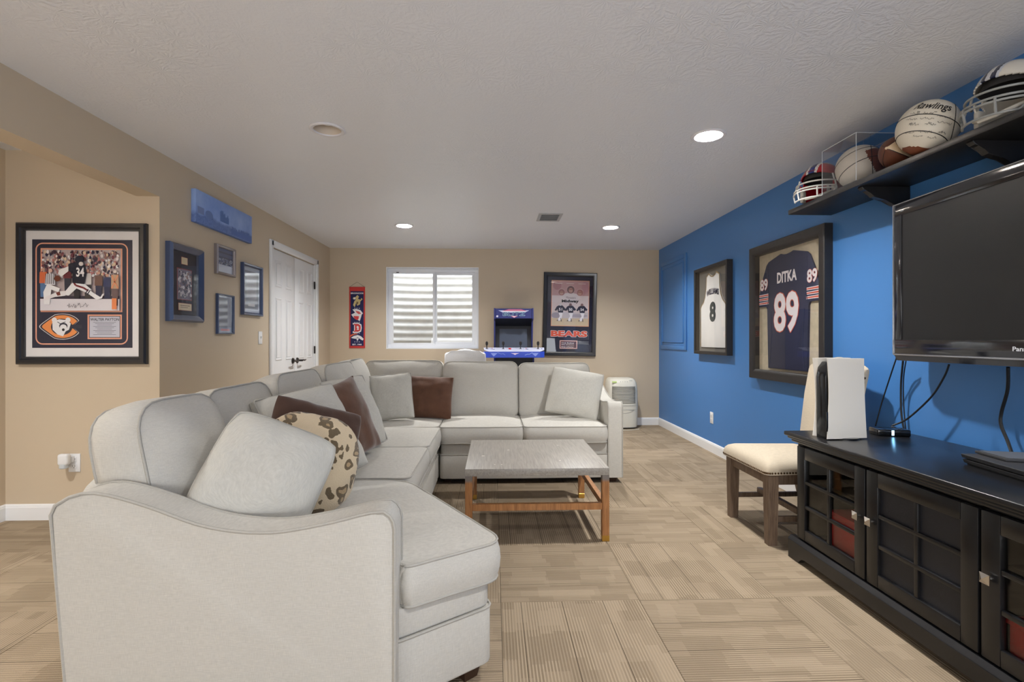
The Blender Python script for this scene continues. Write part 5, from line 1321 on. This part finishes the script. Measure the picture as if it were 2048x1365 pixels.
# poster picture 205..750 x 180..845 of the zoomed crop (934 = 130 px), centre 468,675
s_ = 130 / 934 * W_ / 108.0; UX = lambda x_: (x_ - 470) * s_; VZ = lambda y_: (672 - y_) * s_
P.rect(UX(198), VZ(846), UX(752), VZ(180), (230, 160, 124)); P.rect(UX(206), VZ(838), UX(744), VZ(188), (196, 152, 152))
P.rect(UX(206), VZ(640), UX(744), VZ(400), (222, 206, 206)); P.rect(UX(206), VZ(730), UX(744), VZ(640), (200, 190, 194)); P.rect(UX(206), VZ(838), UX(744), VZ(730), (206, 186, 156))
for i, (x_, y_, rx, ry, c_) in enumerate(((280, 260, 60, 60, (176, 122, 128)), (690, 280, 50, 90, (190, 140, 146)), (470, 420, 150, 60, (226, 214, 214)), (270, 690, 70, 40, (160, 152, 166)), (600, 690, 130, 24, (168, 160, 172)))): P.disc(UX(x_), VZ(y_), rx * s_, c_, 20, ry * s_)
for x_, y_, q, c_ in ((345, 350, 52, (150, 96, 96)), (478, 310, 62, (112, 78, 78)), (612, 350, 52, (168, 110, 108))):
    P.disc(UX(x_), VZ(y_), q * s_, (206, 170, 168), 18); P.disc(UX(x_), VZ(y_ + 4), q * .88 * s_, c_, 18); P.disc(UX(x_), VZ(y_ + 14), q * .5 * s_, (190, 140, 126), 12, q * .6 * s_); P.line([(UX(x_ - 28), VZ(y_ + 24)), (UX(x_ + 28), VZ(y_ + 24))], .003, (224, 210, 206)); P.line([(UX(x_ - 20), VZ(y_)), (UX(x_ + 20), VZ(y_))], .004, (70, 50, 52))
for x_ in (295, 462, 635): P.line([(UX(x_ - 48), VZ(226)), (UX(x_ + 60), VZ(226))], .005, (236, 226, 222))
P.text('Monsters', UX(410), VZ(446), UX(552), VZ(412), (140, 112, 120), 0, .2); P.text('Midway', UX(350), VZ(512), UX(598), VZ(458), (24, 24, 30), .03)
nv = (34, 34, 56)
for x_, num in ((330, '51'), (478, '50'), (645, '54')):
    P.poly([(UX(x_ - 50), VZ(560)), (UX(x_ - 20), VZ(545)), (UX(x_ + 30), VZ(545)), (UX(x_ + 52), VZ(565)), (UX(x_ + 40), VZ(650)), (UX(x_ - 28), VZ(652))], nv)
    P.poly([(UX(x_ - 50), VZ(560)), (UX(x_ - 82), VZ(615)), (UX(x_ - 60), VZ(625)), (UX(x_ - 30), VZ(590))], nv); P.poly([(UX(x_ + 48), VZ(562)), (UX(x_ + 82), VZ(600)), (UX(x_ + 62), VZ(622)), (UX(x_ + 30), VZ(590))], nv)
    P.disc(UX(x_), VZ(532), 20 * s_, (120, 92, 92) if num != '51' else (206, 200, 204), 12)
    P.poly([(UX(x_ - 26), VZ(650)), (UX(x_ + 38), VZ(650)), (UX(x_ + 20), VZ(740)), (UX(x_ - 10), VZ(775)), (UX(x_ - 40), VZ(760)), (UX(x_ - 4), VZ(700))], (232, 228, 234)); P.line([(UX(x_ + 10), VZ(730)), (UX(x_ + 18), VZ(778))], .008, nv); P.line([(UX(x_ - 30), VZ(752)), (UX(x_ - 46), VZ(770))], .007, nv)
    P.text(num, UX(x_ - 22), VZ(622), UX(x_ + 28), VZ(582), (236, 232, 238), .02)
P.build('poster_print', r, 'gloss_ink')
P = Print((0, -.0092, 0)); P.outlined('BEARS', UX(200), VZ(998), UX(732), VZ(912), (222, 82, 50), (236, 232, 236), 5 * s_, .05); P.build('team_lettering', r)
P = Print((0, -.0092, 0)); P.rect(UX(332), VZ(1172), UX(588), VZ(1052), (236, 190, 180)); P.rect(UX(344), VZ(1160), UX(576), VZ(1064), (84, 44, 56))
for i, t_ in enumerate(('Dick Butkus', 'Mike Singletary', 'Brian Urlacher')): P.text(t_, UX(358), VZ(1098 + i * 28), UX(540), VZ(1080 + i * 28), (238, 232, 234), .02)
P.build('name_plate', r)
glazing(r, W_ - .1, H_ - .1, .016)
# ---- dehumidifier
pm('putty_plastic', (222, 218, 204), .45, var=.01); pm('dark_slot', (70, 68, 62), .7); pm('shade_plastic', (176, 174, 166), .5)
dx0, dx1 = 1.475, 1.86; dyf = 6.40
dh = thing('dehumidifier', 'off-white portable dehumidifier with louvred front beside the blue wall', 'dehumidifier', ((dx0 + dx1) / 2, dyf + .12, 0))
hw = (dx1 - dx0) / 2
def dring(z, f, yo=0, n=18):
    pts = []
    for i in range(n + 1): 
        u = -1 + 2 * i / n; pts.append(Vector((u * hw * f, -.12 - .03 * (1 - u * u) + yo + .03 * abs(u) ** 8, z)))
    pts += [Vector((hw * f, .13, z)), Vector((-hw * f, .13, z))]
    return pts
MB().loft([dring(.02, .93), dring(.05, .97), dring(.25, 1.0), dring(.50, .97), dring(.585, .92, .005), dring(.62, .86, .03), dring(.64, .76, .06), dring(.645, .6, .08)]).build('housing', 'putty_plastic', dh, ang=40)
for i in range(12):
    z = .335 + i * .0185
    rings = []
    for k_ in range(13):
        u = -.78 + 1.56 * k_ / 12; y = -.12 - .03 * (1 - u * u) - .001; zz = z - .006 * (1 - u * u)
        rings.append([Vector((u * hw, y - .001, zz)), Vector((u * hw, y - .001, zz + .0065)), Vector((u * hw, y + .004, zz + .0065)), Vector((u * hw, y + .004, zz))])
    MB().loft(rings).build('louvre_slot', 'dark_slot', dh)
P_ = lambda u, z: Vector((u * hw, -.12 - .03 * (1 - u * u) - .0015, z))
MB().face([P_(-.72 + 1.44 * i / 12, .245) for i in range(13)] + [P_(.72 - 1.44 * i / 12, .245 - .045 * (1 - (abs(.72 - 1.44 * i / 12) / .72) ** 2.2)) for i in range(1, 12)]).build('bucket_grip', 'shade_plastic', dh)
mb = MB()
for z in (.30, .248): mb.tube([P_(-.95 + 1.9 * i / 14, z) for i in range(15)], .0015, 5)
mb.build('bucket_seam', 'shade_plastic', dh)
pr = Print(warp=lambda u, v, h: Vector((u, -.139 + v * .55 - h * 2, .592 + v * .9 + h)))
pr.rect(-.15, .0, -.09, .02, (176, 196, 110)); 
for i in range(4): pr.disc(-.04 + i * .028, .012, .006, (170, 168, 160), 8)
pr.line([(.07, .026), (.11, .026)], .005, (110, 108, 104)); pr.build('control_marks', dh)
MB().box(-.15, .15, -.1, .12, 0, .025).build('foot', 'dark_slot', dh)
tag(MB().tube([(1.86, 6.36, .004), (1.80, 6.31, .004), (1.68, 6.28, .004), (1.55, 6.30, .004), (1.45, 6.36, .004), (1.38, 6.42, .004)], .0038, 6).build('power_cord', 'putty_plastic'), 'off-white power cord lying on the carpet before the dehumidifier', 'cable')
# ---- white upholstered chair behind the sofa
wc = thing('side_chair', 'white upholstered camelback chair behind the sofa near the arcade cabinet', 'chair', (-.30, 5.55, 0))
ol = [(-.22, .46), (-.225, .9), (-.22, .985), (-.205, 1.0), (-.15, 1.005), (-.1, 1.02), (-.05, 1.035), (0, 1.04), (.05, 1.035), (.1, 1.02), (.15, 1.005), (.205, 1.0), (.22, .985), (.225, .9), (.22, .46)]
MB().prism(ol, -.03, .04, lambda a, b, h: Vector((a, h - (b - .46) * .1, b)), bev=.015, seg=3).build('backrest', 'white_slip', wc, ang=60)
pts = round_poly([(-.235, 0), (.235, 0), (.235, .47), (-.235, .47)], .04, 4, .1); c = sum(pts, Vector((0, 0))) / len(pts)
MB().loft([[Vector((*p, .39)) for p in pts], [Vector((*p, .45)) for p in pts], [Vector((*p.lerp(c, .08), .475)) for p in pts], [Vector((*p.lerp(c, .5), .487)) for p in pts], [Vector((*p.lerp(c, .95), .49)) for p in pts]]).build('seat', 'white_slip', wc, ang=60)
for x in (-.2, .2):
    for y in (.035, .43): MB().loft([[Vector((x + a * .016, y + b * .016, 0)) for a, b in ((-1, -1), (1, -1), (1, 1), (-1, 1))], [Vector((x + a * .024, y + b * .024, .39)) for a, b in ((-1, -1), (1, -1), (1, 1), (-1, 1))]]).build('leg', 'chair_wood', wc, smooth=False)
# ---- arcade cabinet
pm('arcade_blue', (48, 54, 118), .4); pm('arcade_black', (26, 28, 36), .4); pm('arcade_screen', (74, 82, 98), .2, var=.03); pm('deck_white', (196, 200, 222), .35); pm('deck_blue', (44, 74, 190), .35); pm('stick_black', (30, 26, 26), .3)
ax_ = on_y(1027, 700, 6.2).x
ar = thing('arcade_cabinet', 'blue upright football arcade cabinet with four joysticks beside the window', 'arcade machine', (ax_, 6.25, 0))
AW = .232
side = [(-.26, 0), (.28, 0), (.28, 1.52), (-.13, 1.52), (-.15, 1.39), (-.075, 1.36), (.03, 1.02), (-.30, .99), (-.30, .93), (-.24, .85)]
side = [(-.22, 0), (.28, 0), (.28, 1.525), (-.12, 1.525), (-.145, 1.395), (-.06, 1.37), (.02, 1.03), (-.20, 1.0), (-.22, .9)]
for sg in (-1, 1): MB().prism(side, sg * AW - .009, sg * AW + .009, lambda a, b, h: Vector((h, a, b)), bev=.002, seg=1).build('side_panel', 'arcade_blue', ar, smooth=False)
MB().prism([(-.112, 1.52), (-.132, 1.40), (-.12, 1.398), (-.10, 1.52)], -AW + .009, AW - .009, lambda a, b, h: Vector((h, a, b))).build('marquee', 'arcade_blue', ar, smooth=False)
MB().box(-AW, AW, -.105, .28, 1.505, 1.52).build('roof', 'arcade_blue', ar)
MB().prism([(-.125, 1.40), (.05, 1.31), (.06, 1.33), (-.12, 1.415)], -AW + .009, AW - .009, lambda a, b, h: Vector((h, a, b))).build('speaker_panel', 'arcade_black', ar, smooth=False)
MB().prism([(.05, 1.32), (-.02, .99), (0, .985), (.08, 1.32)], -AW + .009, AW - .009, lambda a, b, h: Vector((h, a, b))).build('screen_surround', 'arcade_black', ar, smooth=False)
sl = lambda u, v, h: Vector((u, -.02 + (v - .99) * .212 - h - .003, v))
mb = MB(); mb.face([sl(-.172, 1.02, 0), sl(.172, 1.02, 0), sl(.172, 1.275, 0), sl(-.172, 1.275, 0)]); mb.build('screen', 'arcade_screen', ar)
MB().box(-AW + .009, AW - .009, -.19, -.175, 0, .93).build('front_panel', 'arcade_black', ar); MB().box(-AW + .009, AW - .009, .26, .278, 0, 1.5).build('rear_panel', 'arcade_black', ar)
P = Print(warp=lambda u, v, h: Vector((u, -.132 + (v - 1.40) * .166 - h - .0005, v)))
P.poly([(-.19, 1.497), (.19, 1.497), (.13, 1.47), (-.13, 1.47)], (206, 214, 240)); P.poly([(-.06, 1.511), (.09, 1.511), (.16, 1.49), (-.14, 1.49)], (214, 120, 150)); P.poly([(-.15, 1.49), (.16, 1.49), (.13, 1.478), (-.12, 1.478)], (238, 226, 236)); P.poly([(-.04, 1.43), (.05, 1.43), (.005, 1.405)], (224, 120, 150))
P.poly([(-.02, 1.425), (.03, 1.425), (.005, 1.412)], (236, 236, 244)); P.disc(-.2, 1.425, .013, (226, 226, 240), 10)
P.outlined('BLITZ', -.132, 1.432, .142, 1.475, (36, 52, 110), (190, 232, 244), .003, .0, .1)
P.build('marquee_art', ar, 'gloss_ink')
# control deck
deck = [(-.365, -.02), (-.355, -.13), (-.30, -.20), (.30, -.20), (.355, -.13), (.365, -.02)]
OF = -.17
dk = MB().prism([(a, b + OF) for a, b in deck], .93, 1.0, lambda a, b, h: Vector((a, b, h)), bev=.002, seg=1).build('control_deck', 'deck_blue', ar, smooth=False)
MB().prism([(a * .995, b + OF + .002) for a, b in deck], 1.0, 1.006, lambda a, b, h: Vector((a, b, h + (b - OF + .2) * .22))).build('deck_top', 'deck_white', dk, smooth=False)
for i, x in enumerate((-.325, -.13, .075, .285)):
    y = OF - .08; js = MB().lathe([(.02, 1.012), (.018, 1.016), (.006, 1.018), (.006, 1.05), (.014, 1.065), (.016, 1.085), (.010, 1.10), (.002, 1.104)], 14, M=Matrix.Translation((x, y, .018))).build('joystick', 'stick_black', ar)
    for q, (bx, by, c_) in enumerate(((.06, -.02, 'deck_white'), (.085, 0, 'red_plastic'), (.10, -.03, 'red_plastic' if i % 2 else 'deck_white'))):
        if x + bx < .36: MB().lathe([(.014, 1.008), (.014, 1.018), (.011, 1.022), (.001, 1.022)], 12, M=Matrix.Translation((x + bx * .8, y + by, .02))).build('button', c_, ar)
P = Print((0, OF - .2002, 0)); 
for sg in (-1, 1): P.poly([(sg * .28, .985), (sg * .2, .985), (sg * .23, .955), (sg * .245, .945)], (130, 150, 226))
P.poly([(-.045, .984), (.055, .984), (.02, .972), (.005, .962), (-.012, .972)], (220, 200, 226)); P.line([(.12, .96), (.15, .972), (.17, .97), (.21, .99)], .003, (190, 220, 250)); P.line([(-.2, .99), (-.16, .975), (-.13, .978), (-.11, .96)], .003, (150, 180, 240))
P.build('deck_art', ar, 'gloss_ink')
# ================================================================ framed jerseys on the blue wall
def right_frame(name, label, pxa, pxb, z0, z1, d):
    p, q = on_x(pxa, 600, XR - d), on_x(pxb, 600, XR - d)
    return frame_root(name, label, 'framed jersey', (XR, (p.y + q.y) / 2, (z0 + z1) / 2), RW), abs(p.y - q.y), z1 - z0
def jersey(root, outline, mat, d0, d1, name='jersey'):
    mb = MB(); mb.prism(outline, -d1, -d0, lambda a, b, h: Vector((a, h, b)), bev=.004, seg=2); return mb.build(name, mat, root, ang=50)
pm('jersey_white', (232, 230, 226), .75, bump=.15, bscale=300); pm('jersey_navy', (40, 46, 74), .6, bump=.2, bscale=160, var=.15, vscale=8)
r, w, h = right_frame('framed_jersey', 'black shadow box with white sleeveless basketball jersey number 8', 1388, 1454, .992, 1.888, .055)
moulding(r, w, h, [(0, 0), (0, .055), (.004, .058), (.028, .058), (.032, .054), (.032, .004), (.03, 0)], 'frame_ebony')
panel(r, w - .06, h - .06, .002, .008, 'mat_grey', 'backing')
jw, jh = w - .17, h - .14; s_ = jw / 2
half = [(-.97, -.5), (-.98, .04), (-.92, .07), (-.74, .12), (-.60, .20), (-.53, .30), (-.50, .46), (-.28, .5), (-.22, .475), (-.1, .455), (0, .45)]
full = half + [(-a, b) for a, b in reversed(half[:-1])]
ol = [(a * s_, b * jh + (.0)) for a, b in full]
j = jersey(r, ol, 'jersey_white', .009, .02)
P = Print((0, -.0204, 0)); gd = (196, 160, 90); bk_ = (40, 40, 46)
def trim(pts, w0=.012):
    P.line(pts, w0, bk_); P.line(pts, w0 * .45, gd)
trim([(a * s_ * .985, b * jh) for a, b in half[1:7]]); trim([(-a * s_ * .985, b * jh) for a, b in half[1:7]]); trim([(a * s_, b * jh - .004) for a, b in full[6:15]])
for sg in (-1, 1): trim([(sg * s_ * .955, -.495 * jh), (sg * s_ * .955, .03 * jh)], .010)
arch = lambda u, v: (u, v + .03 - (u / (s_ * .55)) ** 2 * .03)
P.text('WILLIAMS', -s_ * .47, .17 * jh, s_ * .47, .25 * jh, (46, 44, 72), .02, 0, arch)
P.build('jersey_print', j)
P = Print((0, -.0208, 0)); P.text('8', -s_ * .24, -.16 * jh, s_ * .24, .11 * jh, (50, 58, 60), .05); P.build('jersey_number', j)
glazing(r, w - .06, h - .06, .05)
r, w, h = right_frame('framed_jersey', 'large dark frame with navy football jersey number 89 on tan suede', 1498, 1648, .822, 1.905, .06)
moulding(r, w, h, [(0, 0), (0, .056), (.006, .062), (.05, .060), (.07, .05), (.075, .046), (.075, .004), (.07, 0)], 'frame_ebony')
panel(r, w - .14, h - .14, .002, .01, 'suede_tan', 'suede_mat')
iw, ih = w - .15, h - .15
J = lambda fx, fz: ((fx - .5) * iw, (fz - .5) * ih)
half = [(.19, .02), (.18, .52), (.16, .55), (.03, .545), (.02, .61), (.035, .66), (.10, .80), (.16, .90), (.20, .925), (.40, .965), (.44, .955)]
ol = [J(*p) for p in half] + [J(.5, .945)] + [J(1 - a, b) for a, b in reversed(half)]
j = jersey(r, ol, 'jersey_navy', .011, .024)
mb = MB()
for sg in (0, 1):
    q = [(.18, .53), (.205, .62), (.20, .75), (.19, .90)]
    mb.tube([Vector((J(a if not sg else 1 - a, b)[0], -.0245, J(a, b)[1])) for a, b in q], .003, 6)
mb.tube([Vector((J(a, b)[0], -.024, J(a, b)[1])) for a, b in ((.22, .05), (.26, .3), (.24, .5))], .004, 6); mb.tube([Vector((J(a, b)[0], -.024, J(a, b)[1])) for a, b in ((.76, .04), (.74, .25), (.77, .5))], .004, 6)
mb.build('seam', 'jersey_navy', j)
P = Print((0, -.0246, 0)); wt = (236, 230, 232); og = (206, 92, 72)
for sg in (0, 1):
    for i in range(3):
        z = .565 + i * .033; xs = (.03, .205) if not sg else (.795, .97)
        a, b = J(xs[0], z), J(xs[1], z + .004); P.poly([(a[0], a[1]), (b[0], b[1] - .004), (b[0], b[1] + .019), (a[0], a[1] + .019)], wt, False)
P.k += 1
for sg in (0, 1):
    for i in range(3):
        z = .565 + i * .033; xs = (.03, .205) if not sg else (.795, .97)
        a, b = J(xs[0], z), J(xs[1], z + .004); P.poly([(a[0], a[1] + .005), (b[0], b[1] + .001), (b[0], b[1] + .014), (a[0], a[1] + .014)], og, False)
P.k += 1; P.build('sleeve_stripes', j)
def num(t_, fx0, fx1, fz0, fz1, name, ol_=.1):
    P = Print((0, -.0252, 0)); a, b = J(fx0, fz0), J(fx1, fz1); m1 = (b[0] - a[0]) * .0
    e = (b[0] - a[0]) * .028
    P.outlined(t_, a[0], a[1], b[0], b[1], wt, og, e * .8, .03); P.build(name, j)
num('89', .30, .69, .32, .645, 'jersey_number'); num('89', .055, .19, .685, .785, 'sleeve_number'); num('89', .81, .945, .685, .785, 'sleeve_number')
P = Print((0, -.0252, 0)); a, b = J(.35, .725), J(.66, .815); P.text('DITKA', a[0], a[1], b[0], b[1], wt, .035); P.build('name_lettering', j)
P = Print((0, -.027, 0)); a, b = J(.645, .40), J(.675, .50)
pts = [(a[0] + (b[0] - a[0]) * (.5 + .5 * math.sin(i * 2.3)), a[1] + (b[1] - a[1]) * i / 24) for i in range(25)]; P.line(pts, .0016, (90, 96, 140)); P.build('signature', j)
glazing(r, w - .14, h - .14, .046)
